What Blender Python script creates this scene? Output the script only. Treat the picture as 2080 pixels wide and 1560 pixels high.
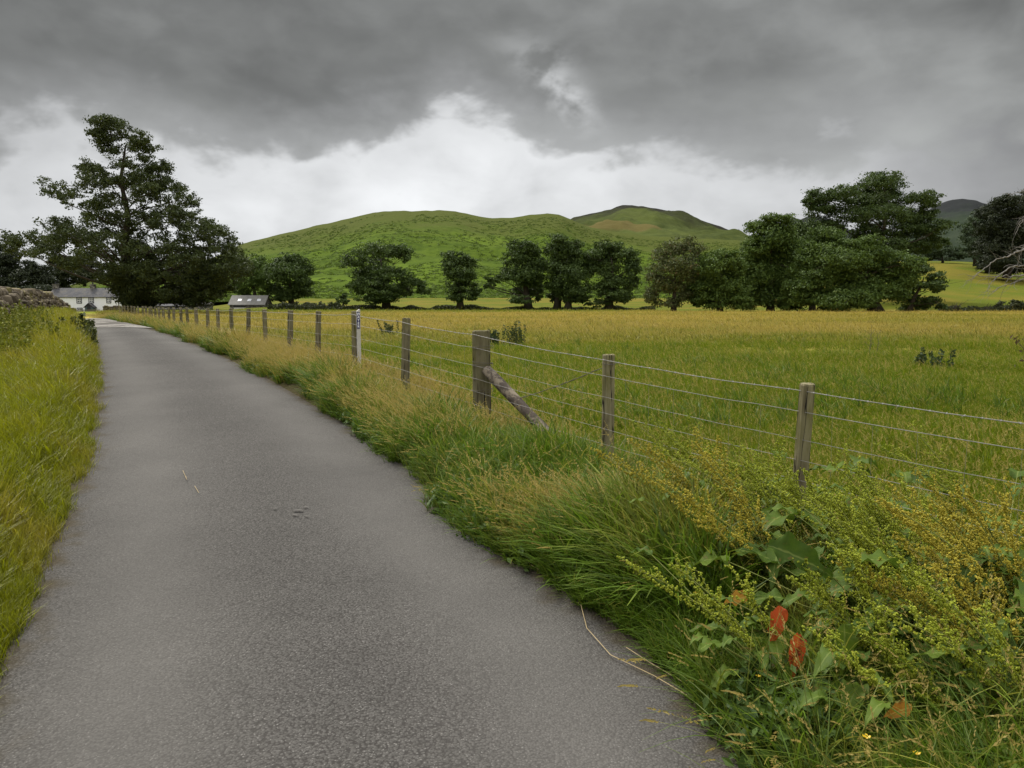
import bpy, math, random
import numpy as np
from mathutils import Vector, Euler
for o in list(bpy.data.objects): bpy.data.objects.remove(o)
SC = bpy.context.scene; COL = SC.collection
R = math.radians
# ------------------------------------------------------------------ camera
F = 1571.0; TP = 168.0/F; PITCH = math.atan(TP); CH = 1.6
cd = bpy.data.cameras.new("camera"); cam = bpy.data.objects.new("camera", cd); COL.objects.link(cam)
cd.sensor_width = 36; cd.lens = 36*F/2080; cd.clip_start = .05; cd.clip_end = 8000
cam.location = (0, 0, CH); cam.rotation_euler = (R(90)-PITCH, 0, 0)
SC.camera = cam
cP, sP = math.cos(PITCH), math.sin(PITCH)
def ray(px, py):
    x = (px-1040)/F; y = (780-py)/F
    return np.array([x, cP+y*sP, -sP+y*cP])
def at(px, py, Y):                     # the point of the place seen at that spot of the photograph, Y metres ahead
    d = ray(px, py); return np.array([0, 0, CH]) + d*(Y/d[1])
# ------------------------------------------------------------------ light
SUN_EL, SUN_AZ = R(52), R(-38)         # azimuth from +Y towards +X
sd = bpy.data.lights.new("sun", 'SUN'); so = bpy.data.objects.new("sun", sd); COL.objects.link(so)
sd.energy = 2.0; sd.angle = R(12); sd.color = (1, .96, .88)
sv = Vector((math.cos(SUN_EL)*math.sin(SUN_AZ), math.cos(SUN_EL)*math.cos(SUN_AZ), math.sin(SUN_EL)))
so.rotation_euler = (-sv).to_track_quat('-Z', 'Y').to_euler(); so.location = (0, 0, 60)
SC.view_settings.view_transform = 'Standard'; SC.view_settings.look = 'None'
SC.view_settings.exposure = 0.93; SC.view_settings.gamma = 1
SC.cycles.max_bounces = 6; SC.cycles.transparent_max_bounces = 4

class NB:                              # tiny node-tree helper
    def __init__(s, nt): s.nt = nt; s.n = nt.nodes; s.l = nt.links
    def node(s, t, ins=None, **kw):
        n = s.n.new(t)
        for k, v in kw.items(): setattr(n, k, v)
        for k, v in (ins or {}).items(): s.put(n.inputs[k], v)
        return n
    def put(s, sock, v):
        if hasattr(v, 'is_linked') or hasattr(v, 'links'): s.l.new(v, sock)
        else: sock.default_value = v
    def math(s, op, a, b=0.0, c=None, clamp=False):
        n = s.n.new('ShaderNodeMath'); n.operation = op; n.use_clamp = clamp
        s.put(n.inputs[0], a); s.put(n.inputs[1], b)
        if c is not None: s.put(n.inputs[2], c)
        return n.outputs[0]
    def mix(s, f, a, b, blend='MIX'):
        n = s.n.new('ShaderNodeMix'); n.data_type = 'RGBA'; n.blend_type = blend
        s.put(n.inputs[0], f)
        for sock, v in ((n.inputs[6], a), (n.inputs[7], b)):
            s.put(sock, (*v, 1) if isinstance(v, tuple) and len(v) == 3 else v)
        return n.outputs[2]
    def ramp(s, f, stops, interp='LINEAR'):
        n = s.n.new('ShaderNodeValToRGB'); n.color_ramp.interpolation = interp
        e = n.color_ramp.elements
        while len(e) < len(stops): e.new(0.5)
        for el, (p, c) in zip(e, stops):
            el.position = p; el.color = (*c, 1) if isinstance(c, tuple) else (c, c, c, 1)
        s.put(n.inputs[0], f); return n.outputs[0]
    def noise(s, vec, scale, detail=3, rough=.55, dist=0.0):
        n = s.node('ShaderNodeTexNoise', {'Scale': scale, 'Detail': detail, 'Roughness': rough, 'Distortion': dist})
        if vec is not None: s.l.new(vec, n.inputs['Vector'])
        return n.outputs['Fac']
    def smooth(s, x, a, b):
        n = s.n.new('ShaderNodeMapRange'); n.interpolation_type = 'SMOOTHSTEP'
        s.put(n.inputs[0], x); s.put(n.inputs[1], a); s.put(n.inputs[2], b); return n.outputs[0]

# ------------------------------------------------------------------ sky: layered overcast cloud
W = bpy.data.worlds.new("World"); SC.world = W; W.use_nodes = True
nb = NB(W.node_tree); nb.n.clear()
tc = nb.node('ShaderNodeTexCoord').outputs['Generated']
sx = nb.node('ShaderNodeSeparateXYZ', {0: tc})
az = nb.math('ARCTAN2', sx.outputs[0], sx.outputs[1]); el = nb.math('ARCSINE', sx.outputs[2])
p01 = nb.math('MULTIPLY_ADD', az, 1/1.5, .5, clamp=True)
def azel(px, py):
    d = ray(px, py); d = d/np.linalg.norm(d); return math.atan2(d[0], d[1])/1.5+.5, math.asin(d[2])
edge = [(-120,345),(0,320),(90,290),(190,262),(280,268),(360,290),(450,306),(600,304),(700,285),(770,272),(835,275),(880,232),(960,216),(1030,225),
        (1085,255),(1150,262),(1210,280),(1300,292),(1450,300),(1600,288),(1720,268),(1850,262),(2080,262),(2200,262)]
st = [(azel(*e)[0], azel(*e)[1]/.5) for e in edge]
bnd = nb.math('MULTIPLY_ADD', nb.ramp(p01, st, 'B_SPLINE'), .5, -.012)
# cloud noise on a flat deck overhead, stretched towards the horizon, plus direction noise for the ragged edges
st3 = nb.node('ShaderNodeMapping', {'Vector': tc, 'Scale': (1, 1, 1.7)}).outputs[0]
n1 = nb.noise(st3, 4.2, 5, .5, .2); n2 = nb.noise(st3, 12, 4, .5, .3); n5 = nb.noise(st3, 30, 3, .5, .2)
zz = nb.math('MAXIMUM', nb.math('ADD', sx.outputs[2], .22), .08)
deck = nb.node('ShaderNodeCombineXYZ', {0: nb.math('DIVIDE', sx.outputs[0], zz), 1: nb.math('DIVIDE', sx.outputs[1], zz), 2: 0.0}).outputs[0]
n3 = nb.noise(deck, 1.1, 4, .5, .3)
wob = nb.math('ADD', nb.math('MULTIPLY_ADD', n1, .17, -.085), nb.math('ADD', nb.math('MULTIPLY_ADD', n2, .12, -.06), nb.math('MULTIPLY_ADD', n5, .03, -.015)))
t = nb.math('ADD', nb.math('SUBTRACT', el, bnd), wob)
dk = nb.math('ADD', nb.math('MULTIPLY', nb.smooth(t, -.018, .014), .55), nb.math('MULTIPLY', nb.smooth(t, -.04, .09), .45))
# a small thin gap between two cloud banks
ga, ge = azel(1122, 145); ga2, ge2 = azel(1160, 200)
dx_ = nb.math('MULTIPLY', nb.math('SUBTRACT', nb.math('ADD', p01, nb.math('MULTIPLY_ADD', n2, .06, -.03)), nb.math('MULTIPLY_ADD', nb.math('SUBTRACT', el, ge), (ga2-ga)/(ge2-ge), ga)), 46.0)
dy_ = nb.math('MULTIPLY', nb.math('SUBTRACT', nb.math('ADD', el, nb.math('MULTIPLY_ADD', n1, .06, -.03)), (ge*.4+ge2*.6)), 24.0)
rift = nb.math('EXPONENT', nb.math('MULTIPLY', nb.math('ADD', nb.math('MULTIPLY', dx_, dx_), nb.math('MULTIPLY', dy_, dy_)), -1.0))
lightamt = nb.ramp(p01, [(azel(px, 300)[0], v) for px, v in ((-200,.31),(0,.36),(300,.375),(550,.42),(900,.435),(1150,.42),(1350,.37),(1550,.335),(1750,.28),(1900,.205),(2080,.145),(2300,.14))], 'B_SPLINE')
lf = nb.math('MULTIPLY', lightamt, nb.math('MULTIPLY_ADD', nb.math('ADD', nb.math('MULTIPLY', n1, .55), nb.math('MULTIPLY', n2, .45)), 1.1, .45))
brc = nb.mix(1.0, nb.node('ShaderNodeCombineColor', {0: lf, 1: lf, 2: lf}).outputs[0], (.99, 1.01, 1.03), 'MULTIPLY')
shade = nb.math('ADD', nb.math('MULTIPLY', nb.smooth(n3, .3, .7), .55), nb.math('ADD', nb.math('MULTIPLY', nb.smooth(n1, .3, .7), .3), nb.math('MULTIPLY', nb.smooth(n2, .3, .7), .25)))
dv = nb.math('MULTIPLY', nb.math('MULTIPLY_ADD', shade, 1.05, .52), nb.ramp(p01, [(.1, .118), (.3, .090), (.5, .100), (.65, .128), (.8, .150), (1, .122)]))
dkc = nb.mix(1.0, nb.node('ShaderNodeCombineColor', {0: dv, 1: dv, 2: dv}).outputs[0], (.98, 1.01, 1.0), 'MULTIPLY')
dark2 = nb.math('MULTIPLY', dk, nb.math('SUBTRACT', 1.0, nb.math('MULTIPLY', nb.math('MULTIPLY', rift, nb.smooth(nb.math('ADD', n2, nb.math('MULTIPLY', n5, .5)), .62, .88)), .62)))
cl = nb.mix(dark2, brc, dkc)
# cloud made brighter overhead and behind, out of view, to light the land
hi = nb.smooth(el, R(27), R(55))
back = nb.math('MULTIPLY', nb.smooth(nb.math('MULTIPLY', sx.outputs[1], -1.0), .1, .6), nb.smooth(el, R(2), R(25)))
hv = nb.math('MULTIPLY_ADD', n3, 1.0, .66)
hic = nb.node('ShaderNodeCombineColor', {0: hv, 1: nb.math('MULTIPLY', hv, 1.0), 2: nb.math('MULTIPLY', hv, 1.02)}).outputs[0]
nis = nb.node('ShaderNodeTexSky', sky_type='NISHITA', sun_disc=False, sun_elevation=SUN_EL, sun_rotation=SUN_AZ)
nisd = nb.mix(1.0, nis.outputs[0], (.1, .1, .1), 'MULTIPLY')
hic = nb.mix(.08, hic, nisd)
cl = nb.mix(nb.math('MULTIPLY', back, .45), cl, hic)
cl = nb.mix(hi, cl, hic)
bg = nb.node('ShaderNodeBackground', {'Color': cl, 'Strength': 1.0})
nb.l.new(bg.outputs[0], nb.node('ShaderNodeOutputWorld').inputs[0])
W.cycles.sampling_method = 'MANUAL'; W.cycles.sample_map_resolution = 512

# ------------------------------------------------------------------ helpers
rng = np.random.default_rng(7); random.seed(7)
def tag(o, label=None, cat=None, group=None, kind=None):
    for k, v in (('label', label), ('category', cat), ('group', group), ('kind', kind)):
        if v: o[k] = v
    return o
def empty(name, loc, rz=0):
    o = bpy.data.objects.new(name, None); COL.objects.link(o); o.location = tuple(loc); o.rotation_euler[2] = rz
    o.empty_display_size = .2; return o
def mesh_np(name, V, Fq, mats=(), smooth=False, attrs=None, fattrs=None, mi=None):
    me = bpy.data.meshes.new(name); V = np.asarray(V, np.float32)
    Fl = Fq if isinstance(Fq, list) else [Fq]
    Fl = [np.asarray(f, np.int32) for f in Fl if len(f)]
    loops = np.concatenate([f.ravel() for f in Fl]); tot = np.concatenate([np.full(len(f), f.shape[1], np.int32) for f in Fl])
    me.vertices.add(len(V)); me.vertices.foreach_set('co', V.ravel())
    me.loops.add(len(loops)); me.loops.foreach_set('vertex_index', loops)
    me.polygons.add(len(tot)); me.polygons.foreach_set('loop_start', np.concatenate([[0], np.cumsum(tot)[:-1]]).astype(np.int32))
    me.polygons.foreach_set('loop_total', tot)
    me.polygons.foreach_set('use_smooth', np.full(len(tot), smooth))
    if mi is not None: me.polygons.foreach_set('material_index', np.asarray(mi, np.int32))
    for m in mats: me.materials.append(m)
    me.update(calc_edges=True)
    for k, a in (attrs or {}).items(): me.attributes.new(k, 'FLOAT', 'POINT').data.foreach_set('value', np.asarray(a, np.float32))
    for k, a in (fattrs or {}).items(): me.attributes.new(k, 'FLOAT', 'FACE').data.foreach_set('value', np.asarray(a, np.float32))
    return me
def link(name, me, parent=None, loc=None):
    o = bpy.data.objects.new(name, me); COL.objects.link(o)
    if parent: o.parent = parent
    if loc is not None: o.location = tuple(loc)
    return o
class MB:                              # collects vertices and faces for one mesh
    def __init__(s): s.V = []; s.Q = []; s.T = []; s.n = 0; s.A = []
    def add(s, V, Q=(), T=(), a=None):
        V = np.asarray(V, float)
        if len(Q): s.Q.append(np.asarray(Q)+s.n)
        if len(T): s.T.append(np.asarray(T)+s.n)
        s.V.append(V); s.A.append(np.zeros(len(V)) if a is None else np.broadcast_to(a, (len(V),)))
        s.n += len(V)
    def box(s, c, d, rz=0, taper=1.0):
        x, y, z = np.array(d)/2
        V = np.array([[-x,-y,-z],[x,-y,-z],[x,y,-z],[-x,y,-z],[-x*taper,-y*taper,z],[x*taper,-y*taper,z],[x*taper,y*taper,z],[-x*taper,y*taper,z]])
        if rz: V = V @ np.array([[math.cos(rz), math.sin(rz), 0], [-math.sin(rz), math.cos(rz), 0], [0, 0, 1]])
        s.add(V+np.array(c), [[0,3,2,1],[4,5,6,7],[0,1,5,4],[1,2,6,5],[2,3,7,6],[3,0,4,7]])
    def tube(s, P, rad, k=6, cap=True, a=None):
        P = np.asarray(P, float); n = len(P); rad = np.broadcast_to(np.asarray(rad, float), (n,))
        T = np.gradient(P, axis=0); T /= np.linalg.norm(T, axis=1)[:, None]+1e-9
        ref = np.array([0, 0, 1.]) if abs(T[:, 2]).mean() < .8 else np.array([1., 0, 0])
        U = np.cross(T, ref); U /= np.linalg.norm(U, axis=1)[:, None]+1e-9; Wv = np.cross(T, U)
        th = np.arange(k)*2*math.pi/k
        V = P[:, None]+rad[:, None, None]*(np.cos(th)[None, :, None]*U[:, None]+np.sin(th)[None, :, None]*Wv[:, None])
        V = V.reshape(-1, 3); i = np.arange(n-1)[:, None]*k; j = np.arange(k)[None]
        Q = np.stack([i+j, i+(j+1) % k, i+k+(j+1) % k, i+k+j], -1).reshape(-1, 4)
        Tt = []
        av = None if a is None else np.repeat(np.broadcast_to(a, (n,)), k)
        if cap:
            V = np.vstack([V, P[:1], P[-1:]]); b = n*k
            Tt = [[b, (q+1) % k, q] for q in range(k)]+[[b+1, (n-1)*k+q, (n-1)*k+(q+1) % k] for q in range(k)]
            if av is not None: av = np.concatenate([av, av[:1], av[-1:]])
        s.add(V, Q, Tt, av)
    def build(s, name, mat, parent=None, smooth=False, loc=None, attr=None):
        V = np.vstack(s.V); Fl = ([np.vstack(s.Q)] if s.Q else [])+([np.vstack(s.T)] if s.T else [])
        me = mesh_np(name, V, Fl, [mat] if mat else [], smooth, {attr: np.concatenate(s.A)} if attr else None)
        return link(name, me, parent, loc)
def vnoise(x, y, s, seed=0):           # smooth value noise, numpy
    x = np.asarray(x, float)/s+seed*17.3; y = np.asarray(y, float)/s+seed*9.1
    xi = np.floor(x).astype(np.int64); yi = np.floor(y).astype(np.int64); fx = x-xi; fy = y-yi
    fx = fx*fx*(3-2*fx); fy = fy*fy*(3-2*fy)
    def h(a, b):
        v = (a*374761393+b*668265263+seed*1013) & 0x7fffffff; v = ((v ^ (v >> 13))*1274126177) & 0x7fffffff
        return ((v ^ (v >> 16)) & 0xffff)/65535.0
    return (h(xi, yi)*(1-fx)+h(xi+1, yi)*fx)*(1-fy)+(h(xi, yi+1)*(1-fx)+h(xi+1, yi+1)*fx)*fy
def sstep(x, a, b):
    t = np.clip((np.asarray(x, float)-a)/(b-a), 0, 1); return t*t*(3-2*t)

# ------------------------------------------------------------------ materials
def newmat(name):
    m = bpy.data.materials.new(name); m.use_nodes = True; b = NB(m.node_tree); b.n.clear(); return m, b
def finish(b, col, rough=.8, spec=.3, bump=None, bstr=.3, bdist=.02, trans=0.0, metal=0.0, tcol=None):
    pr = b.node('ShaderNodeBsdfPrincipled', {'Base Color': (*col, 1) if isinstance(col, tuple) else col, 'Roughness': rough, 'Specular IOR Level': spec, 'Metallic': metal})
    if bump is not None:
        bp = b.node('ShaderNodeBump', {'Height': bump, 'Strength': bstr, 'Distance': bdist}); b.l.new(bp.outputs[0], pr.inputs['Normal'])
    out = pr.outputs[0]
    if trans:
        tr = b.node('ShaderNodeBsdfTranslucent', {'Color': tcol if tcol is not None else ((*col, 1) if isinstance(col, tuple) else col)})
        mx = b.node('ShaderNodeMixShader', {0: trans, 1: out, 2: tr.outputs[0]}); out = mx.outputs[0]
    b.l.new(out, b.node('ShaderNodeOutputMaterial').inputs[0])
def pos(b): return b.node('ShaderNodeNewGeometry').outputs['Position']
def objc(b): return b.node('ShaderNodeTexCoord').outputs['Object']
def scaled(b, v, s): return b.node('ShaderNodeMapping', {'Vector': v, 'Scale': s}).outputs[0]
def attr(b, name, t='GEOMETRY'): return b.node('ShaderNodeAttribute', attribute_name=name, attribute_type=t).outputs['Fac']

def mk_leafmat(name, dark, light, trans=.25, warm=None, nsc=.35):
    m, b = newmat(name); tn = attr(b, 'tone'); n = b.noise(pos(b), nsc, 3)
    f = b.math('ADD', b.math('MULTIPLY', tn, .6), b.math('MULTIPLY_ADD', n, 1.2, -.4), clamp=True)
    c = b.mix(f, dark, light)
    if warm: c = b.mix(b.smooth(tn, .88, .97), c, warm)
    finish(b, c, .6, .25, trans=trans); return m
M = {}
M['oakleaf'] = mk_leafmat('oak_leaf', (.022, .034, .009), (.066, .088, .020))
M['darkleaf'] = mk_leafmat('dark_oak_leaf', (.028, .050, .011), (.082, .124, .024))
M['limeleaf'] = mk_leafmat('light_green_leaf', (.038, .070, .012), (.105, .160, .024))
M['willow'] = mk_leafmat('olive_leaf', (.050, .068, .018), (.118, .138, .042), warm=(.16, .12, .06))
M['conifer'] = mk_leafmat('wood_leaf', (.018, .026, .012), (.042, .052, .022))
M['fargreen'] = mk_leafmat('far_leaf', (.035, .060, .024), (.075, .105, .045))
M['hedge'] = mk_leafmat('hedge_leaf', (.022, .032, .010), (.055, .062, .02))
M['weed'] = mk_leafmat('nettle_leaf', (.08, .11, .010), (.22, .23, .025), .3, warm=(.28, .23, .06))
M['weeddark'] = mk_leafmat('burdock_leaf', (.04, .055, .012), (.11, .12, .03), .25)
M['thistle'] = mk_leafmat('thistle_leaf', (.025, .045, .012), (.07, .10, .03), .2)
M['herb'] = mk_leafmat('herb_leaf', (.03, .06, .01), (.09, .15, .02), .25, nsc=3)
M['bracken'] = mk_leafmat('bracken_frond', (.056, .092, .006), (.086, .132, .009), .35, nsc=.05)

m, b = newmat('bark'); p = pos(b); n = b.noise(scaled(b, p, (3, 3, .7)), 1.5, 4)
finish(b, b.mix(n, (.02, .017, .012), (.075, .062, .045)), .9, .1, n, .6, .05); M['bark'] = m
m, b = newmat('dead_bark'); p = pos(b); n = b.noise(p, 6, 4)
finish(b, b.mix(n, (.07, .062, .052), (.22, .205, .18)), .8, .2, n, .4, .01); M['deadbark'] = m

# lane
m, b = newmat('asphalt'); p = pos(b)
v1 = b.node('ShaderNodeTexVoronoi', {'Vector': p, 'Scale': 95.0}); v2 = b.node('ShaderNodeTexVoronoi', {'Vector': p, 'Scale': 210.0})
chip = b.node('ShaderNodeSeparateColor', {0: v1.outputs['Color']}).outputs[0]
chip2 = b.node('ShaderNodeSeparateColor', {0: v2.outputs['Color']}).outputs[1]
n1 = b.noise(p, 1.1, 4); n2 = b.noise(p, .35, 3); n4 = b.noise(p, 25, 4)
u = attr(b, 'across')
c = b.mix(chip, (.047, .0445, .039), (.094, .0885, .080))
c = b.mix(b.smooth(chip2, .93, .98), c, (.18, .171, .156))
c = b.mix(b.smooth(v1.outputs['Distance'], .45, .75), c, (.03, .027, .024))
trk = b.ramp(u, [(0, .0), (.08, .45), (.22, 1.0), (.36, .35), (.52, .12), (.66, .4), (.78, .95), (.92, .5), (1, 0.0)], 'B_SPLINE')
c = b.mix(b.math('MULTIPLY', trk, .75), c, (.108, .102, .092))
c = b.mix(1.0, c, b.ramp(b.math('ADD', b.math('MULTIPLY', n1, .5), b.math('MULTIPLY', n2, .5)), [(.3, .80), (.7, 1.16)]), 'MULTIPLY')
ed = b.math('ABSOLUTE', b.math('MULTIPLY_ADD', u, 2.0, -1.0))
edm = b.smooth(b.math('ADD', ed, b.math('MULTIPLY_ADD', b.noise(p, 3.5, 5), .50, -.25)), .82, 1.0)
c = b.mix(b.math('MULTIPLY', edm, .8), c, b.mix(n4, (.024, .019, .010), (.075, .058, .03)))
h = b.math('ADD', b.math('MULTIPLY', b.math('SUBTRACT', 1.0, v1.outputs['Distance']), 1.0), b.math('MULTIPLY', b.noise(p, 40, 3), .8))
finish(b, c, .9, .12, h, .75, .006); M['asphalt'] = m
m, b = newmat('gravel'); p = pos(b); v1 = b.node('ShaderNodeTexVoronoi', {'Vector': p, 'Scale': 14.0})
chip = b.node('ShaderNodeSeparateColor', {0: v1.outputs['Color']}).outputs[0]; n1 = b.noise(p, .9, 4)
c = b.mix(chip, (.12, .108, .092), (.27, .255, .225)); c = b.mix(b.smooth(n1, .45, .6), c, (.075, .066, .055))
finish(b, c, .9, .2, chip, .8, .03); M['gravel'] = m

# ground: dark litter under the long grass, then meadow with straw and green bands
m, b = newmat('meadow_ground'); p = pos(b); s3 = b.node('ShaderNodeSeparateXYZ', {0: p})
dist = b.node('ShaderNodeVectorMath', {0: p}, operation='LENGTH').outputs['Value']
st_ = scaled(b, p, (.35, 1, 1)); n1 = b.noise(st_, .10, 4); n2 = b.noise(p, .9, 5); n5 = b.noise(p, 9, 4); n6 = b.noise(scaled(b, p, (.25, 1, 1)), .035, 3)
green = b.mix(n2, (.10, .115, .005), (.18, .19, .008)); straw = b.mix(n2, (.34, .26, .065), (.50, .385, .125))
zone = attr(b, 'zone')                # 0 verge litter, 1 hay meadow, 2 pasture beyond
fs = b.math('ADD', b.smooth(dist, 9, 42), b.math('MULTIPLY_ADD', b.math('ADD', n1, n6), 1.5, -1.6), clamp=True)
fs = b.math('MULTIPLY', fs, b.math('SUBTRACT', 1.0, b.math('MULTIPLY', b.smooth(dist, 75, 125), b.smooth(b.math('DIVIDE', s3.outputs[0], b.math('MAXIMUM', s3.outputs[1], 1.0)), .25, .05))))
meadow = b.mix(fs, green, straw)
litter = b.mix(n5, (.020, .018, .008), (.075, .062, .022))
past = b.mix(b.smooth(b.noise(p, .06, 4), .4, .62), b.mix(n2, (.065, .085, .006), (.095, .115, .008)), b.mix(n2, (.11, .10, .010), (.15, .125, .016)))
c = b.mix(b.smooth(zone, 0.2, .9), litter, meadow); c = b.mix(b.smooth(zone, 1.1, 1.9), c, past)
finish(b, c, .95, .08, b.math('ADD', n5, b.math('MULTIPLY', b.noise(p, 1.7, 4), 2.0)), .7, .12); M['ground'] = m

# fells
def fellmat(name, lo, hi, top=None, brown=False, sc=1.0):
    m, b = newmat(name); p = pos(b); n1 = b.noise(p, .02*sc, 5); v = b.noise(p, .22*sc, 5, .65); n3 = b.noise(p, .06*sc, 5, .65)
    c = b.mix(b.smooth(b.math('ADD', b.math('MULTIPLY', v, .6), b.math('MULTIPLY', n3, .4)), .36, .64), lo, hi)
    c = b.mix(b.math('MULTIPLY', b.smooth(n1, .45, .7), .5), c, tuple(x*1.5 for x in hi))
    if top is not None:
        tt = attr(b, 'height'); c = b.mix(b.smooth(b.math('ADD', tt, b.math('MULTIPLY_ADD', n3, .6, -.3)), .55, .92), c, top)
    if brown:
        bb = attr(b, 'brown'); c = b.mix(b.smooth(b.math('ADD', bb, b.math('MULTIPLY_ADD', n3, .5, -.25)), .3, .7), c, (.088, .074, .022))
    finish(b, c, .95, .05, b.math('ADD', v, b.math('MULTIPLY', n3, 1.5)), .6, 1.5); return m
M['fell'] = fellmat('bracken_fell', (.036, .062, .004), (.066, .100, .007), (.058, .070, .012))
M['fell2'] = fellmat('heather_fell', (.034, .046, .010), (.054, .066, .014), (.017, .017, .011), True, .6)
M['fell3'] = fellmat('distant_fell', (.020, .030, .018), (.032, .042, .025), (.020, .022, .022), False, .4)

# timber
m, b = newmat('weathered_post'); p = objc(b); ob = b.node('ShaderNodeObjectInfo').outputs['Random']
gr = b.noise(scaled(b, p, (26, 26, 1.6)), 1.6, 5, .6); bl = b.noise(scaled(b, p, (6, 6, 2.0)), 1.3, 4)
c = b.mix(gr, (.085, .073, .030), (.28, .25, .15)); c = b.mix(b.smooth(bl, .45, .7), c, (.10, .092, .022))
c = b.mix(b.math('MULTIPLY', b.smooth(bl, .5, .3), .7), c, b.mix(gr, (.042, .032, .017), (.13, .103, .062)))
crk = b.math('ABSOLUTE', b.math('SUBTRACT', b.noise(scaled(b, p, (14, 14, .55)), 1.0, 3), .5)); c = b.mix(b.smooth(crk, .012, .004), c, (.012, .010, .008))
c = b.mix(1.0, c, b.ramp(ob, [(0, .75), (1, 1.15)]), 'MULTIPLY')
finish(b, c, .85, .15, b.math('ADD', gr, b.math('MULTIPLY', b.smooth(crk, .0, .03), .8)), .6, .006); M['post'] = m
m, b = newmat('lichened_strut'); p = objc(b); gr = b.noise(scaled(b, p, (22, 22, 1.6)), 1.6, 5, .6); bl = b.noise(p, 9, 5, .7)
c = b.mix(gr, (.12, .10, .07), (.27, .225, .165)); c = b.mix(b.math('MULTIPLY', b.smooth(bl, .42, .56), .9), c, b.mix(gr, (.028, .022, .018), (.085, .068, .056)))
c = b.mix(b.smooth(b.noise(p, 22, 4, .7), .66, .72), c, (.5, .48, .43)); finish(b, c, .9, .1, bl, .6, .006); M['strut'] = m
m, b = newmat('cut_end'); p = objc(b); finish(b, b.mix(b.noise(p, 30, 4), (.22, .17, .10), (.45, .36, .24)), .85, .1); M['cut'] = m
m, b = newmat('galvanised_wire'); n = b.noise(pos(b), 14, 3); finish(b, b.mix(n, (.15, .145, .13), (.36, .345, .31)), .55, .4, metal=.35); M['wire'] = m
m, b = newmat('rusty_wire'); n = b.noise(pos(b), 20, 3); finish(b, b.mix(n, (.06, .05, .035), (.17, .15, .11)), .7, .3, metal=.2); M['rope'] = m
m, b = newmat('white_plastic'); n = b.noise(objc(b), 8, 4); finish(b, b.mix(n, (.36, .34, .29), (.60, .58, .53)), .5, .4); M['whitepl'] = m
m, b = newmat('blue_plate'); finish(b, (.012, .014, .10), .4, .4); M['blue'] = m
m, b = newmat('white_letters'); finish(b, (.8, .8, .82), .5, .3); M['letters'] = m
# buildings
m, b = newmat('whitewash'); p = objc(b); n = b.noise(scaled(b, p, (1, 1, .4)), .8, 5)
finish(b, b.mix(n, (.74, .74, .72), (.86, .86, .84)), .9, .15, b.noise(p, 3, 4), .3, .03); M['white'] = m
m, b = newmat('slate'); p = objc(b); br = b.node('ShaderNodeTexBrick', {'Vector': p, 'Scale': 1.0, 'Color1': (.05, .05, .054, 1), 'Color2': (.085, .083, .085, 1), 'Mortar': (.04, .04, .042, 1), 'Mortar Size': .02, 'Brick Width': .5, 'Row Height': .3})
n = b.noise(p, .7, 5); finish(b, b.mix(b.smooth(n, .45, .75), br.outputs[0], (.095, .088, .075)), .8, .2, n, .2, .03); M['slate'] = m
m, b = newmat('lichened_slate'); p = objc(b); n = b.noise(p, 1.4, 5, .7); finish(b, b.mix(n, (.07, .068, .065), (.24, .23, .20)), .85, .2, n, .4, .05); M['slate2'] = m
m, b = newmat('rubble_wall'); p = objc(b); v = b.node('ShaderNodeTexVoronoi', {'Vector': scaled(b, p, (2, 2, 4)), 'Scale': 1.0}); g = b.node('ShaderNodeSeparateColor', {0: v.outputs['Color']}).outputs[0]
finish(b, b.mix(b.smooth(v.outputs['Distance'], .5, .8), b.mix(g, (.06, .055, .048), (.26, .24, .21)), (.03, .027, .022)), .9, .1, v.outputs['Distance'], .6, .05); M['rubble'] = m
m, b = newmat('dark_paint_and_shade'); finish(b, (.022, .022, .024), .6, .3); M['black'] = m  # black trim paint, also used for the shade inside doorways
m, b = newmat('window_glass'); finish(b, (.06, .065, .07), .12, .5); M['glass'] = m
m, b = newmat('sash_paint'); finish(b, (.72, .72, .70), .5, .3); M['sash'] = m
m, b = newmat('rooflight_glass'); finish(b, (.42, .43, .44), .3, .5); M['rooflight'] = m
m, b = newmat('porch_paint'); finish(b, (.06, .09, .085), .6, .3); M['porch'] = m
m, b = newmat('picket_wood'); n = b.noise(objc(b), 6, 3); finish(b, b.mix(n, (.10, .085, .06), (.22, .19, .14)), .85, .15); M['picket'] = m
m, b = newmat('dry_stone'); p = pos(b); g = attr(b, 'tone'); n = b.noise(p, 7, 5, .65); n2 = b.noise(p, 1.2, 4)
c = b.mix(g, (.055, .045, .032), (.20, .165, .115)); c = b.mix(b.math('MULTIPLY', b.smooth(n, .5, .72), .7), c, (.05, .042, .034))
c = b.mix(b.math('MULTIPLY', b.smooth(n2, .52, .66), .75), c, (.20, .18, .045)); finish(b, c, .92, .1, n, .7, .03); M['stone'] = m

# ------------------------------------------------------------------ lie of the land
def zr(Y): return np.interp(Y, [-30, 0, 3, 5, 8, 12, 16, 20, 26, 32, 38, 46, 60, 90], [-.3, 0, .01, .06, .20, .40, .54, .64, .73, .77, .74, .5, .1, -.2])
def solve_ground(px, py):
    d = ray(px, py); lo = .5
    for Y in np.arange(1.5, 60, .02):
        if CH+d[2]/d[1]*Y <= zr(Y): return d[0]/d[1]*Y, Y
    return d[0]/d[1]*45, 45
Lp = [(0,1340),(60,1220),(100,1140),(130,1080),(158,985),(175,920),(193,850),(201,790),(203,750),(197,715),(188,685),(176,662),(163,645)]
Rp = [(1480,1560),(1380,1420),(1250,1290),(1100,1180),(960,1090),(895,1035),(858,985),(800,935),(730,885),(665,845),(600,805),(530,765),(470,735),(410,708),(360,688),(318,673),(282,664),(240,655),(208,648)]
Lw = np.array([solve_ground(*q) for q in Lp]); Rw = np.array([solve_ground(*q) for q in Rp])
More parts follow.
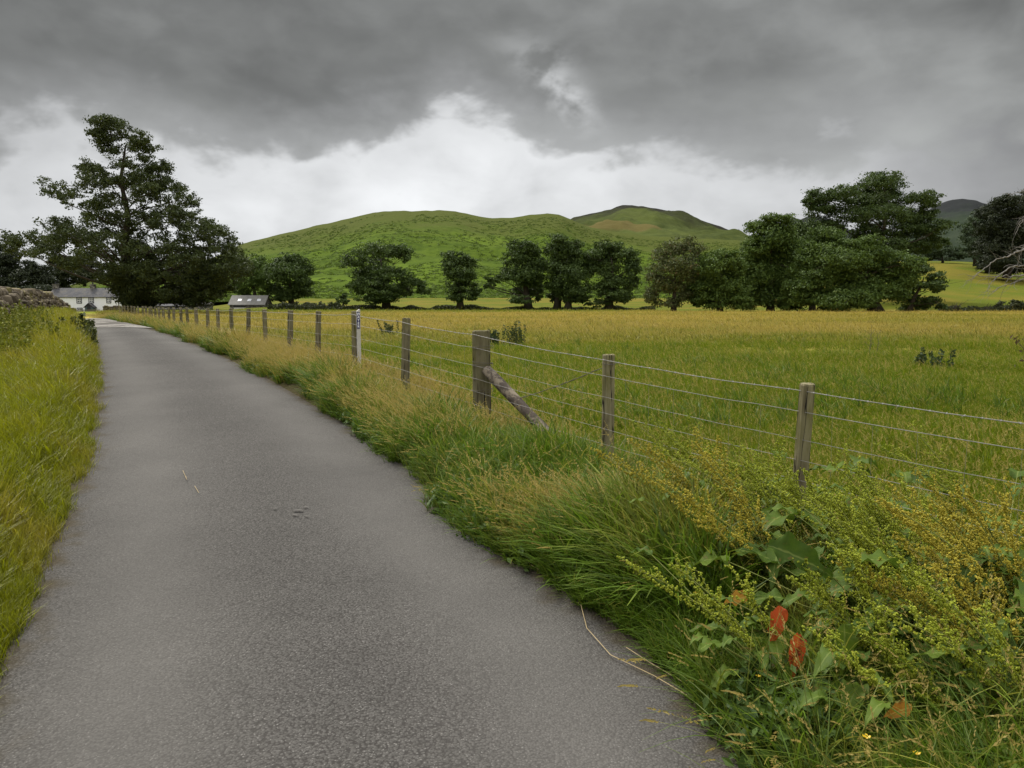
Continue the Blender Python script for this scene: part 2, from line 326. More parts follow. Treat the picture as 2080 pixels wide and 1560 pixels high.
Lw = Lw[np.argsort(Lw[:, 1])]; Rw = Rw[np.argsort(Rw[:, 1])]
def ext(Wp):
    s0 = (Wp[2, 0]-Wp[0, 0])/(Wp[2, 1]-Wp[0, 1]); s1 = -.58
    a = [[Wp[0, 0]+s0*(y-Wp[0, 1]), y] for y in (-25, 0)]; z = [[Wp[-1, 0]+s1*(y-Wp[-1, 1]), y] for y in (60, 120)]
    return np.vstack([a, Wp, z])
Lw, Rw = ext(Lw), ext(Rw)
def XL(Y): return np.interp(Y, Lw[:, 1], Lw[:, 0])
def XR(Y): return np.interp(Y, Rw[:, 1], Rw[:, 0])
post_px = [1632,1238,980,820,721,643,587,540,503,472,445,424,402,385,370,355,345,335,326,318,312,306,300,294,284,277,271,264,257,252,246]
PY = [5.2]
for i in range(1, len(post_px)):
    r0, r1, d0 = (post_px[i-1]-1040)/F, (post_px[i]-1040)/F, PY[-1]
    best = min(np.arange(d0+.8, d0+2.1, .01), key=lambda d: abs(math.hypot(r1*d-r0*d0, d-d0)-1.95)); PY.append(float(best))
PY = np.array(PY); PX = (np.array(post_px)-1040)/F*PY
FW = np.vstack([[[PX[0]+1.1*k, PY[0]-1.6*k] for k in (20, 8, 2, 1)], np.stack([PX, PY], 1), [[PX[-1]-.55*60, PY[-1]+60]]])
def XF(Y): return np.interp(Y, FW[:, 1], FW[:, 0])
def zf(Y): return np.interp(Y, [0, 5, 7, 9, 10, 12, 20, 45, 60, 100], [-.12, -.08, 0, .10, .18, .28, .27, .28, .2, .1])
def zfield(X, Y):
    z = np.interp(Y, [0, 5, 8, 12, 20, 60, 100, 140, 160, 300, 420], [-.1, -.1, 0, .12, .16, .14, .10, -.27, -.1, 3.5, 6.0])
    r = X/np.maximum(Y, 1)
    zl = np.interp(Y, [0, 5, 8, 12, 20, 60, 100, 140, 215, 260, 420], [-.1, -.1, 0, .12, .2, .2, .1, -.3, -1.2, -.5, 5])
    wl = sstep(-r, .30, .42); z = z*(1-wl)+zl*wl
    z = z+sstep(r, .34, .50)*np.interp(Y, [104, 112, 140, 200, 230, 400], [0, .8, 3.6, 10.3, 11.6, 16])*(1-.12*sstep(r, .55, .68))
    return z
def Hg(X, Y):
    X = np.asarray(X, float); Y = np.asarray(Y, float)
    xl, xr, xf, zz = XL(Y), XR(Y), XF(Y), zr(Y); xf = np.maximum(xf, xr+.5)
    zfi = zfield(X, Y)
    k = sstep(X, xf, xf+5); fld = zf(Y)*(1-k)+zfi*k
    tv = np.clip((X-xr)/(xf-xr), 0, 1)
    bank = zz*(1-tv)+zf(Y)*tv+.12*np.sin(np.pi*np.clip(tv, 0, 1))**.7-.03*(1-tv)
    dl = xl-X
    left = zz-.03+.14*sstep(dl, 0, .7)+.16*sstep(dl, .8, 3)
    road = zz-.03-.07*sstep(np.minimum(X-xl, xr-X), .05, .6)
    z = np.where(X > xf, fld, np.where(X > xr, bank, np.where(X < xl, left, road)))
    w = sstep(Y, 46, 75); z = z*(1-w)+zfi*w
    return z+.05*(vnoise(X, Y, 3.1, 3)-.5)*sstep(np.minimum(abs(X-xl), abs(X-xr)), .3, 1.5)*np.where((X > xl) & (X < xr), 0, 1)
rad = [.35]
while rad[-1] < 60: rad.append(rad[-1]*1.022)
while rad[-1] < 4000: rad.append(rad[-1]*1.045)
rad = np.array(rad)
ang = np.concatenate([np.linspace(-.72, .72, 620), np.linspace(.72, 2*math.pi-.72, 160)[1:-1]])
Rg, Ag = np.meshgrid(rad, ang, indexing='ij'); Xg, Yg = Rg*np.sin(Ag), Rg*np.cos(Ag)
Zg = Hg(Xg, Yg); nr, na = Rg.shape
V = np.stack([Xg, Yg, Zg], -1).reshape(-1, 3); i = np.arange(nr-1)[:, None]*na; j = np.arange(na)[None]
Q = np.stack([i+j, i+(j+1) % na, i+na+(j+1) % na, i+na+j], -1).reshape(-1, 4)[:, ::-1]
V = np.vstack([V, [[0, 0, float(Hg(0, 0))]]]); Tri = np.array([[len(V)-1, (q+1) % na, q] for q in range(na)])[:, ::-1]
xf_ = np.maximum(XF(Yg), XR(Yg)+.5)
zone = np.where(Xg > xf_, sstep(Xg-xf_, -.2, 1.2), np.where(Xg < XL(Yg), sstep(XL(Yg)-Xg, .3, 2.0), 0))
zone = np.maximum(zone, sstep(Yg, 46, 70)); zone = np.maximum(zone, np.where(Yg < 1.5, .8*(abs(Xg) > 4), 0))
edgeD = np.where(Xg/np.maximum(Yg, 1) > .2, 104, 142); zone = zone+sstep(Yg-edgeD, 0, 4)
zone = np.concatenate([zone.ravel(), [0]])
g = link('ground', mesh_np('ground', V, [Q, Tri], [M['ground']], True, {'zone': zone})); tag(g, 'hay meadow and grass verges', kind='structure')

# lane and the gravel patch where the tarmac ends
def strip(name, Ys, mat, wl=.0, wr=.14, dz=0., nx=12):
    Ys = np.asarray(Ys); u = np.linspace(0, 1, nx)
    xl, xr = XL(Ys)-wl, XR(Ys)+wr
    X = xl[:, None]*(1-u)+xr[:, None]*u; Y = np.repeat(Ys[:, None], nx, 1)
    Z = zr(Y)+dz+.035*np.sin(np.pi*u)[None]-.01
    n, k = X.shape; i = np.arange(n-1)[:, None]*k; j = np.arange(k-1)[None]
    Q = np.stack([i+j, i+j+1, i+k+j+1, i+k+j], -1).reshape(-1, 4)
    me = mesh_np(name, np.stack([X, Y, Z], -1).reshape(-1, 3), Q, [mat], True, {'across': np.broadcast_to(u, (n, k)).ravel()})
    return tag(link(name, me), kind='structure')
strip('road', np.arange(-20, 26.1, .25), M['asphalt'], .06)
strip('gravel_track', np.arange(25.4, 60, .3), M['gravel'], .1, .3, .012)
# fells as real hills
def fell(name, label, ridge, D0, D1, eb, mat, brownf=None, back=260, rough=1.0, nt=70, nx=300, pw=1.25, seed=1):
    px = np.linspace(ridge[0][0], ridge[-1][0], nx); ry = np.interp(px, *zip(*ridge))
    ry = ry+.8*(vnoise(px, px*0, 14, seed)-.5)*2*rough
    dirs = np.array([ray(a, c) for a, c in zip(px, ry)]); tx = dirs[:, 0]/dirs[:, 1]; er = dirs[:, 2]/dirs[:, 1]
    ebv = np.array([ray(a, eb)[2]/ray(a, eb)[1] for a in px])
    t = np.linspace(0, 1, nt); Dr = D1*(1+.12*(vnoise(px, px*0, 160, seed+2)-.5))
    D = D0+(Dr[:, None]-D0)*t[None]
    e = ebv[:, None]+(er-ebv)[:, None]*(1-(1-t[None])**pw)
    X = tx[:, None]*D; Z = CH+e*D
    fade = np.sin(np.pi*np.clip(t, 0, 1))**.8
    Z += fade[None]*rough*((vnoise(X, D, 60, seed)-.5)*9+(vnoise(X, D, 22, seed+1)-.5)*4+(vnoise(X, D, 8, seed+4)-.5)*1.6)*(D1/700)
    br = np.zeros_like(Z) if brownf is None else brownf(np.repeat(px[:, None], nt, 1), np.repeat(t[None], nx, 0))
    hh = np.repeat(t[None], nx, 0)
    tb = np.linspace(0, 1, 8)[1:]; Db = Dr[:, None]+back*tb; Zb = Z[:, -1:]-(Z[:, -1:]+25)*(tb**1.4)
    X = np.hstack([X, tx[:, None]*Db]); D = np.hstack([D, Db]); Z = np.hstack([Z, Zb])
    hh = np.hstack([hh, np.ones_like(Zb)]); br = np.hstack([br, np.zeros_like(Zb)])
    n, k = X.shape; i = np.arange(n-1)[:, None]*k; j = np.arange(k-1)[None]
    Q = np.stack([i+j, i+k+j, i+k+j+1, i+j+1], -1).reshape(-1, 4)
    o = link(name, mesh_np(name, np.stack([X, D, Z], -1).reshape(-1, 3), Q, [mat], True, {'height': hh.ravel(), 'brown': br.ravel()}))
    tag(o, label, kind='structure'); return X[:, :nt], D[:, :nt], Z[:, :nt]
ridge1 = [(-150,608),(40,606),(100,598),(140,580),(175,569),(215,566),(300,552),(400,534),(440,520),(490,495),(560,478),(640,459),(700,446),(760,431),(800,428),(850,429),(890,427),(925,429),(960,437),(1000,443),(1040,443),(1080,436),(1112,433),(1135,436),(1160,446),(1200,462),(1250,471),(1310,478),(1400,484),(1500,488),(1580,497),(1700,525),(1800,560)]
HX, HD, HZ = fell('hill', 'green bracken covered hill', ridge1, 255, 640, 612, M['fell'], nx=420, nt=110)
def brownf(px, t):
    return sstep(px, 1158, 1195)*sstep(-px, -1400, -1290)*sstep(t, .22, .34)*sstep(-t-(px-1180)*.0010, -.66, -.50)
fell('hill', 'dark topped heather hill with a brown patch', [(1090,470),(1130,458),(1165,443),(1200,434),(1240,425),(1253,420),(1264,417),(1284,416.5),(1300,419),(1330,423),(1370,431),(1430,449),(1490,470),(1540,490),(1620,525),(1700,560)], 620, 1000, 500, M['fell2'], brownf, seed=5, nx=260, rough=1.6)
fell('mountain', 'distant dark double hump hill', [(1480,560),(1540,500),(1585,455),(1600,447),(1613,442),(1626,446),(1640,440),(1660,439),(1690,447),(1730,470),(1790,520)], 1300, 1700, 560, M['fell3'], seed=9, nx=120, nt=40)
fell('mountain', 'distant rounded dark hill behind the right wood', [(1780,520),(1830,470),(1870,437),(1905,415),(1935,405),(1955,403),(1985,408),(2020,420),(2080,448),(2160,490),(2260,540)], 1100, 1500, 570, M['fell3'], seed=12, nx=140, nt=50)

# ------------------------------------------------------------------ grass: instanced tufts (stuff)
PROT = bpy.data.collections.new("grass_tufts")
def tuft_mesh(name, mat, nb_=16, h=(.2, .4), w=.004, spread=.05, lean=.5, droop=.6, seg=4, heads=0, seed=0, wind=(-.35, .0)):
    r = np.random.default_rng(seed); mb = MB(); RN = []
    for q in range(nb_):
        L = r.uniform(*h); a = r.uniform(0, 2*math.pi); dirv = np.array([math.cos(a), math.sin(a)])*r.uniform(.1, 1)*lean+np.array(wind)*r.uniform(-.2, 1.5)
        base = np.array([*(r.normal(0, spread, 2)), -.03]); t = np.linspace(0, 1, seg+1)
        hx = dirv[None]*L*(t[:, None]*.45+.75*t[:, None]**2.2*droop)
        z = L*(t-.42*droop*t**2.4*min(1.2, np.linalg.norm(dirv)+.2)); P = np.hstack([base[:2]+hx, (base[2]+z)[:, None]])
        isst = q < heads
        if isst:
            ww = np.full(seg+1, .0014); ww[-1] = .001
        else: ww = w*r.uniform(.7, 1.3)*np.clip(1.15-t**1.8, .05, 1)
        sa = r.uniform(0, math.pi); sidev = np.array([math.cos(sa), math.sin(sa), 0])
        V = np.vstack([P-ww[:, None]*sidev, P+ww[:, None]*sidev]); n = seg+1
        Qs = [[k, n+k, n+k+1, k+1] for k in range(seg)]
        mb.add(V, Qs, a=np.concatenate([t, t])*(.9 if isst else .75)); RN.append(np.full(len(V), r.uniform(0, 1)))
        if isst:
            d = P[-1]-P[-2]; d /= np.linalg.norm(d); hl = r.uniform(.05, .12); k = 6
            bend = np.array([wind[0], wind[1], -.25])*.5
            for s_ in range(k):                      # spikelets along the panicle
                for side in range(3):
                    c = P[-1]+d*hl*s_/k+bend*hl*(s_/k)**2; az_ = r.uniform(0, 6.28); sp = (.012 if s_ < k-2 else .006)*r.uniform(.6, 1.2)
                    ov = np.array([math.cos(az_)*sp, math.sin(az_)*sp, 0]); e_ = c+ov+d*.016
                    px_ = np.cross(d, ov); px_ = px_/(np.linalg.norm(px_)+1e-9)*.0026
                    mb.add([c, c+.5*(e_-c)+px_, e_, c+.5*(e_-c)-px_], [[0, 1, 2, 3]], a=1.0); RN.append(np.full(4, .5))
    V = np.vstack(mb.V); me = mesh_np(name, V, np.vstack(mb.Q), [mat], False, {'t': np.concatenate(mb.A), 'blade': np.concatenate(RN)})
    o = bpy.data.objects.new(name, me); return o
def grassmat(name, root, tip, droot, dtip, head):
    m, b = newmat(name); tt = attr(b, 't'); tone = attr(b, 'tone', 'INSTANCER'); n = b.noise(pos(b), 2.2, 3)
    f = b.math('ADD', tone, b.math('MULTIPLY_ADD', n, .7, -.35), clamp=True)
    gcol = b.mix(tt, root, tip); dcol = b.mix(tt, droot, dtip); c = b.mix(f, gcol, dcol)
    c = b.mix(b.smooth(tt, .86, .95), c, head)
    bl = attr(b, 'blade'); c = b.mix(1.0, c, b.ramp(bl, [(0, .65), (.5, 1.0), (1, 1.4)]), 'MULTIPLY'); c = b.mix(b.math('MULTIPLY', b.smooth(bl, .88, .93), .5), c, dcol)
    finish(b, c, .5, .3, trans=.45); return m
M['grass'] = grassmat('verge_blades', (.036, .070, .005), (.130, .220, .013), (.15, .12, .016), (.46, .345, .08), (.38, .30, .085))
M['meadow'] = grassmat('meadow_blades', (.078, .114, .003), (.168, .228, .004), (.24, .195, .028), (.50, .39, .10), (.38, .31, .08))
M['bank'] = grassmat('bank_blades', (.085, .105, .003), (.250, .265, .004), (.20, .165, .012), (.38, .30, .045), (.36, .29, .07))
def scatter(name, label, protos, P, tone, scl, rz=None, tilt=.12, zs=None, cat=None):
    c = bpy.data.collections.new(name+"_tufts")
    for o in protos: c.objects.link(o)
    n = len(P); me = bpy.data.meshes.new(name); me.vertices.add(n); me.vertices.foreach_set('co', np.asarray(P, np.float32).ravel())
    rot = np.stack([rng.normal(0, tilt, n), rng.normal(0, tilt, n), rng.uniform(-1.5, 1.5, n) if rz is None else rz], 1)
    s3_ = np.stack([scl, scl, scl*(1 if zs is None else zs)], 1)
    for nm, ty, a, f in (('rot', 'FLOAT_VECTOR', rot, 'vector'), ('scl', 'FLOAT_VECTOR', s3_, 'vector'), ('tone', 'FLOAT', tone, 'value'), ('idx', 'INT', rng.integers(0, len(protos), n), 'value')):
        at_ = me.attributes.new(nm, ty, 'POINT'); at_.data.foreach_set(f, np.asarray(a, np.int32 if ty == 'INT' else np.float32).ravel())
    o = link(name, me); tag(o, label, kind='stuff')
    ng = bpy.data.node_groups.new(name+"_scatter", 'GeometryNodeTree')
    ng.interface.new_socket('Geometry', in_out='INPUT', socket_type='NodeSocketGeometry'); ng.interface.new_socket('Geometry', in_out='OUTPUT', socket_type='NodeSocketGeometry')
    N = ng.nodes; L = ng.links; gi = N.new('NodeGroupInput'); go = N.new('NodeGroupOutput'); ci = N.new('GeometryNodeCollectionInfo'); ip = N.new('GeometryNodeInstanceOnPoints')
    ci.inputs[0].default_value = c; ci.inputs['Separate Children'].default_value = True; ci.inputs['Reset Children'].default_value = True
    ip.inputs['Pick Instance'].default_value = True
    def na_(nm, ty):
        q = N.new('GeometryNodeInputNamedAttribute'); q.data_type = ty; q.inputs[0].default_value = nm; return q.outputs[0]
    L.new(gi.outputs[0], ip.inputs['Points']); L.new(ci.outputs[0], ip.inputs['Instance']); L.new(na_('idx', 'INT'), ip.inputs['Instance Index'])
    L.new(na_('rot', 'FLOAT_VECTOR'), ip.inputs['Rotation']); L.new(na_('scl', 'FLOAT_VECTOR'), ip.inputs['Scale']); L.new(ip.outputs[0], go.inputs[0])
    md = o.modifiers.new('scatter', 'NODES'); md.node_group = ng; return o
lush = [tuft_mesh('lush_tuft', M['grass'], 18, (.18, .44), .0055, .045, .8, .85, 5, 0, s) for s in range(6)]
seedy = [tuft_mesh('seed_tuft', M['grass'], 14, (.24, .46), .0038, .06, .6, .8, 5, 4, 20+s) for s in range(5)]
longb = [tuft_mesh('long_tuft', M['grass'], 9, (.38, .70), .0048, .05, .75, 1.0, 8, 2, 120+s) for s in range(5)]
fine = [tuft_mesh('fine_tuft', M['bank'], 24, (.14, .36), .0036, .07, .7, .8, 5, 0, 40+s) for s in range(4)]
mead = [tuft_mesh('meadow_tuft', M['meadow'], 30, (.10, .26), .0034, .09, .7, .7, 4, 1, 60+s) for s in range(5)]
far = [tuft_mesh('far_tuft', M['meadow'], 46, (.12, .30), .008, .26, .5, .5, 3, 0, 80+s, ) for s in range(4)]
def along(n, y0, y1, p=1.0):           # distances with more points near the viewer
    u = rng.uniform(0, 1, n); return (y0**(-p)+(y1**(-p)-y0**(-p))*u)**(-1/p)
def frustum(n, y0, y1, p):
    Y = along(n, y0, y1, p); r_ = rng.uniform(-.55, .72, n); X = r_*Y; ok = X > np.maximum(XF(Y), XR(Y)+.5)-.15; return X[ok], Y[ok]
def leafquads(C, s, outw, r, tw=.45):
    n = len(C); N_ = outw*.8+r.normal(0, .75, (n, 3))+np.array([0, 0, .35]); N_ /= np.linalg.norm(N_, axis=1)[:, None]
    A = np.cross(N_, r.normal(0, 1, (n, 3))); A /= np.linalg.norm(A, axis=1)[:, None]+1e-9; B_ = np.cross(N_, A)
    s = s*r.uniform(.6, 1.35, n)[:, None]
    V = np.stack([C-A*s, C+B_*s*tw+N_*s*.15, C+A*s, C-B_*s*tw+N_*s*.15], 1).reshape(-1, 3)
    return V, np.arange(4*n).reshape(n, 4)
def clumpmesh(name, mat, n, s, spread, h, seed):
    r = np.random.default_rng(seed); C = r.normal(0, 1, (n, 3)); C /= np.linalg.norm(C, axis=1)[:, None]; C *= r.uniform(.4, 1, n)[:, None]**.5; C[:, 2] = abs(C[:, 2]); O = C.copy(); C = C*np.array([spread, spread, h])
    V, Q = leafquads(C, s, O, r); return bpy.data.objects.new(name, mesh_np(name, V, Q, [mat], False, None, {'tone': r.uniform(0, 1, n)}))
# right verge
def verge(n, y0, y1, lo, hi, p=1.0):
    Y = along(n, y0, y1, p); xr, xf = XR(Y), XF(Y); k = rng.uniform(lo, hi, n); X = xr-.06+.30*vnoise(Y, Y*0, .45, 61)*vnoise(Y, Y*0, 1.7, 62)*2+(np.maximum(xf, xr+.6)+.5-xr)*k
    return X, Y, k
X, Y, k = verge(17000, 1.9, 40, 0, 1, .9); hum = vnoise(X, Y, .55, 71)*.6+vnoise(X, Y, 1.5, 72)*.4; tone = np.clip(-.05+.75*sstep(vnoise(X, Y, .6, 2)*.65+vnoise(X, Y, .22, 3)*.35, .46, .62)*sstep(k, .05, .3)+sstep(Y, 8, 15)*.9*sstep(k, .10, .35), 0, 1)
edge_ = sstep(k, 0, .16)
scatter('verge_grass', 'long lush grass on the right verge beside the lane', lush, np.stack([X, Y, Hg(X, Y)], 1), tone*(.55+.45*sstep(Y,7,13))*edge_**2, np.where((X > .27*Y+.02) & (Y < 5.9), .55, 1)*(.55+.5*edge_)*(.45+1.05*hum)*(1-.3*sstep(k, .5, .85)*sstep(-Y, -12, -9))*rng.uniform(.75, 1.25, len(X))*(1+sstep(Y, 8, 25)*.25))
X, Y, k = verge(16000, 2.2, 60, .06, 1.05, .8); kp = (vnoise(X, Y, 1.1, 5)+.35*vnoise(X, Y, .35, 6)) > .72-.7*sstep(Y, 7, 12); kp &= ~((X > .255*Y) & (Y < 6.2)); X, Y, k = X[kp], Y[kp], k[kp]
tone = np.clip(.02+.7*sstep(vnoise(X, Y, .6, 2), .4, .65)+.65*sstep(Y, 7, 16), 0, 1)
scatter('verge_seed_grass', 'wind blown seeding grass on the verge under the fence', seedy, np.stack([X, Y, Hg(X, Y)], 1), tone, rng.uniform(.65, 1.1, len(X))*(1+.35*sstep(Y, 8, 14)*sstep(k, .2, .5)))
X, Y, k = verge(1500, 2.0, 9, 0, .95, .8); kp = (vnoise(X, Y, .5, 21) > .5) | ((Y < 2.9) & (k < .6)); X, Y, k = X[kp], Y[kp], k[kp]
scatter('verge_long_grass', 'long arching bright green grass blades on the verge beside the docks', longb, np.stack([X, Y, Hg(X, Y)], 1), np.clip(rng.normal(.1, .2, len(X)), 0, 1), rng.uniform(.55, .95, len(X)))
X, Y, k = verge(2600, 2.0, 22, 0, .45, .9); kp = vnoise(X, Y, .6, 27) > .5; X, Y = X[kp], Y[kp]
herb = [clumpmesh('herb_clump', M['herb'], 26, .022, .09, .16, 330+i) for i in range(4)]
scatter('verge_herbs', 'small broad leaved herbs in the grass edge of the lane', herb, np.stack([X, Y, Hg(X, Y)], 1), np.zeros(len(X)), rng.uniform(.7, 1.5, len(X)))
X, Y = frustum(2600, 4.5, 60, .5); kp = (vnoise(X, Y, 3.2, 28) > .66); X, Y = X[kp], Y[kp]
scatter('meadow_green_tufts', 'darker green grass tufts scattered through the hay', lush, np.stack([X, Y, Hg(X, Y)], 1), np.zeros(len(X)), rng.uniform(.7, 1.2, len(X)))
# left verge up to the wall
Y = along(26000, 2.6, 46, .7); k = rng.uniform(0, 1, len(Y)); wd = np.minimum(3.6, .5+Y*.35); X = XL(Y)+.10-.22*vnoise(Y, Y*0, .5, 63)-wd*k
tone = np.clip(.05+1.0*(vnoise(X, Y, .8, 11)-.5)+.4*(vnoise(X, Y, .25, 12)-.5)+.15*sstep(Y, 8, 20), 0, 1)
scatter('bank_grass', 'yellow green grass bank on the left of the lane', fine, np.stack([X, Y, Hg(X, Y)], 1), tone, (.45+.7*sstep(k*wd, 0, .6))*rng.uniform(.75, 1.3, len(X))*(1+sstep(Y, 6, 20)*.4))
# meadow
X, Y = frustum(60000, 3.2, 45, .45)
tone = np.clip(-.30+1.0*(vnoise(X, Y, 1.6, 14)-.5)+.6*(vnoise(X, Y, 4.5, 24)-.5)+.85*sstep(Y, 20, 42)+.5*(vnoise(X, Y, 7, 15)-.5), 0, 1)
scatter('meadow_grass', 'hay meadow grass behind the wire fence', mead, np.stack([X, Y, Hg(X, Y)], 1), tone, rng.uniform(.6, 1.15, len(X))*(1+sstep(Y, 12, 40)*.5)*(.55+.9*vnoise(X, Y, 2.3, 16)))
X, Y = frustum(42000, 26, 141, .2); ok = Y < np.where(X/Y > .2, 103, 141); X, Y = X[ok], Y[ok]
st2 = sstep(Y, 20, 42)*(1-sstep(Y, 78, 125)*sstep(-X/Y, -.25, -.05))
tone = np.clip(.05+.75*st2+1.1*(vnoise(X*.4, Y, 6, 17)-.5)+.7*(vnoise(X*.3, Y, 19, 18)-.5), 0, 1)
scatter('meadow_grass_far', 'straw coloured hay grass across the far meadow', far, np.stack([X, Y, Hg(X, Y)], 1), tone, rng.uniform(.8, 1.4, len(X))*(1+Y/120), zs=.48)
# ------------------------------------------------------------------ trees
def bez(a, c, b_, n=6):
    t = np.linspace(0, 1, n)[:, None]; return a*(1-t)**2+2*c*t*(1-t)+b_*t*t
def tree(name, label, cat, group, bx, by, Y, lobes, leaf, dens, mat, tr=.4, seed=1, hd=.42, copies=1, clump=.34, gap=.0, twigs=2, bark='bark', trunktop=.8, sx_=1., sz_=1., limbs=.6, pack=False, leafless=False):
    r = np.random.default_rng(seed); base = at(bx, by, Y); sc_ = Y/F
    root = tag(empty(name, base), label, cat, group)
    lob = np.array(lobes, float); cx = (lob[:, 0].min()+lob[:, 0].max())/2; hw = max(20, (lob[:, 0]+lob[:, 2]).max()-cx)
    Vs, Cs, Ls = [], [], []
    mbt = MB(); topz = max(at(l[0], l[1]-l[3]*.4, Y)[2] for l in lob)-base[2]
    tx = np.interp(np.linspace(0, 1, 6), [0, 1], [0, (np.average(lob[:, 0], weights=1/(lob[:, 1]-lob[:, 1].min()+15))-bx)*sc_])
    hs = np.linspace(-.03, trunktop, 6)*topz; TP_ = np.stack([tx+r.normal(0, tr*.35, 6)*np.linspace(0, 1, 6), r.normal(0, tr*.3, 6)*np.linspace(0, 1, 6), hs], 1)
    if pack: TP_[:, 0] += np.array([0, .1, -.45, .35, -.5, .3]); TP_[:, 1] += np.array([0, 0, .3, -.4, .2, 0])
    mbt.tube(TP_, tr*np.array([1.35, .95, .72, .5, .32, .14]), 8)
    for l in lob:
        for cpy in range(copies):
            if pack:
                row = lob[abs(lob[:, 1]-l[1]) < 26][:, 0]; cx2, hw2 = (row.min()+row.max())/2, max(25, (row.max()-row.min())/2)
                yo = r.uniform(-1, 1)*.8*hw2*sc_*math.sqrt(max(.06, 1-((l[0]-cx2)/hw2)**2))
            else: yo = r.uniform(-1, 1)*hd*hw*sc_*math.sqrt(max(.08, 1-((l[0]-cx)/hw)**2))
            c = at(l[0], l[1], Y)-base; c = c+np.array([0, yo, 0]); 
            if cpy: c = c+r.normal(0, .25, 3)*np.array([l[2], l[2], l[3]])*sc_
            rx, rz = l[2]*sc_*1.06*sx_, l[3]*sc_*1.06*sz_; ry_ = (rx+rz)/2
            Rv = np.array([rx, ry_, rz]); n = int(4.6*dens*rx*rz/(leaf*leaf)); ncl = max(6, int(n/48))
            dv_ = r.normal(0, 1, (ncl, 3)); dv_ /= np.linalg.norm(dv_, axis=1)[:, None]; cc = dv_*(r.uniform(.15, 1, ncl)**.5)[:, None]*.88
            k = r.integers(0, ncl, n); q = cc[k]+r.normal(0, clump*.5, (n, 3))*np.array([1, 1, .75])
            if not leafless: Vs.append((c+q*Rv, q/ (np.linalg.norm(q, axis=1)[:, None]+1e-6)))
            if r.uniform() > limbs: continue
            hz = math.hypot(c[0]-np.interp(c[2], hs, TP_[:, 0]), c[1]); zb = np.clip(c[2]-hz*r.uniform(.25, .75), topz*.12, topz*trunktop*.97)
            s0 = np.array([np.interp(zb, hs, TP_[:, 0]), np.interp(zb, hs, TP_[:, 1]), zb]); r0 = np.interp(zb, hs, tr*np.array([1, .8, .62, .42, .26, .1]))
            mid = (s0+c)/2+np.array([0, 0, hz*r.uniform(-.12, .2)])+r.normal(0, .13, 3)*(hz+.5)
            B_ = bez(s0, mid, c, 7); mbt.tube(B_, np.linspace(r0*.30, max(.012, tr*.04), 7), 5, False)
            for _ in range(twigs):
                t0 = r.integers(3, 7); e_ = c+r.normal(0, .55, 3)*Rv; m_ = (B_[t0]+e_)/2+r.normal(0, .1, 3)*Rv
                mbt.tube(bez(B_[t0], m_, e_, 4), np.linspace(max(.012, tr*.06), .008, 4), 4, False)
    mbt.build('trunk', M[bark], root, True)
    if not leafless:
        C = np.vstack([v[0] for v in Vs]); O = np.vstack([v[1] for v in Vs])
        V, Q = leafquads(C, leaf, O, r); me = mesh_np('crown', V, Q, [mat], False, None, {'tone': r.uniform(0, 1, len(Q))}); link('crown', me, root)
    return root
oak_outline = [(180,262),(190,245),(215,237),(248,246),(262,262),(300,268),(318,290),(316,318),(335,318),(345,338),(338,358),(372,375),(388,400),(408,425),(432,440),(450,458),(480,460),(490,478),(488,505),(500,520),(505,545),(480,560),(470,590),(440,608),(400,614),(340,620),(275,624),(244,612),(226,592),(216,564),(185,540),(150,530),(112,522),(95,508),(60,524),(28,492),(45,470),(70,458),(95,480),(125,490),(105,458),(105,440),(160,430),(150,415),(105,412),(88,388),(105,372),(145,368),(165,360),(142,345),(150,330),(200,318),(205,300),(185,285)]
def inside(poly, x, y):
    c = False; n = len(poly)
    for i in range(n):
        (x0, y0), (x1, y1) = poly[i], poly[i-1]
        if (y0 > y) != (y1 > y) and x < (x1-x0)*(y-y0)/(y1-y0)+x0: c = not c
    return c
ro = np.random.default_rng(91); oak_l = []
while len(oak_l) < 740:
    x, y = ro.uniform(28, 505), ro.uniform(238, 624)
    sz = ro.uniform(9, 17)*(1.25 if y > 540 else 1)
    if not inside(oak_outline, x, y) or not all(inside(oak_outline, x+sz*.35*q, y+sz*.3*w_) for q, w_ in ((1, 0), (-1, 0), (0, 1), (0, -1))): continue
    g_ = vnoise(x, y, 24, 41)*.65+vnoise(x, y, 11, 42)*.35
    if g_ < (.40 if y < 545 else .24): continue
    oak_l.append((x, y, sz*1.1, sz*.85))
tree('oak_tree', 'tall dark oak with a tapering crown standing beside the white farmhouse', 'tree', None, 262, 634, 86, oak_l, .15, 1.15, M['oakleaf'], .62, 3, .55, 1, .55, twigs=2, trunktop=.86, limbs=.12, pack=True)
GL = 'trees along the far edge of the meadow'
tree('oak_tree', 'broad crowned dark oak with its lower right limb sweeping low over the pasture', 'tree', GL, 785, 624, 141,
     [(765,512,42,18),(800,508,32,16),(715,532,24,14),(700,530,12,8),(825,520,12,14),(765,545,46,22),(740,560,34,18),(725,580,18,12),(800,560,36,16),(838,578,28,14),(862,588,14,12),(760,580,40,16),(795,588,34,16),(785,604,36,12),(762,612,26,8),(820,596,14,10)], .24, 2.3, M['darkleaf'], .7, 21, copies=2)
tree('oak_tree', 'narrow upright dark oak standing alone between two wider oaks', 'tree', GL, 935, 622, 141,
     [(928,522,26,14),(915,540,22,16),(950,535,20,18),(930,560,34,18),(952,575,20,14),(922,585,24,14),(945,598,26,12),(968,588,12,9),(925,604,20,10)], .24, 2.3, M['darkleaf'], .55, 22, copies=2)
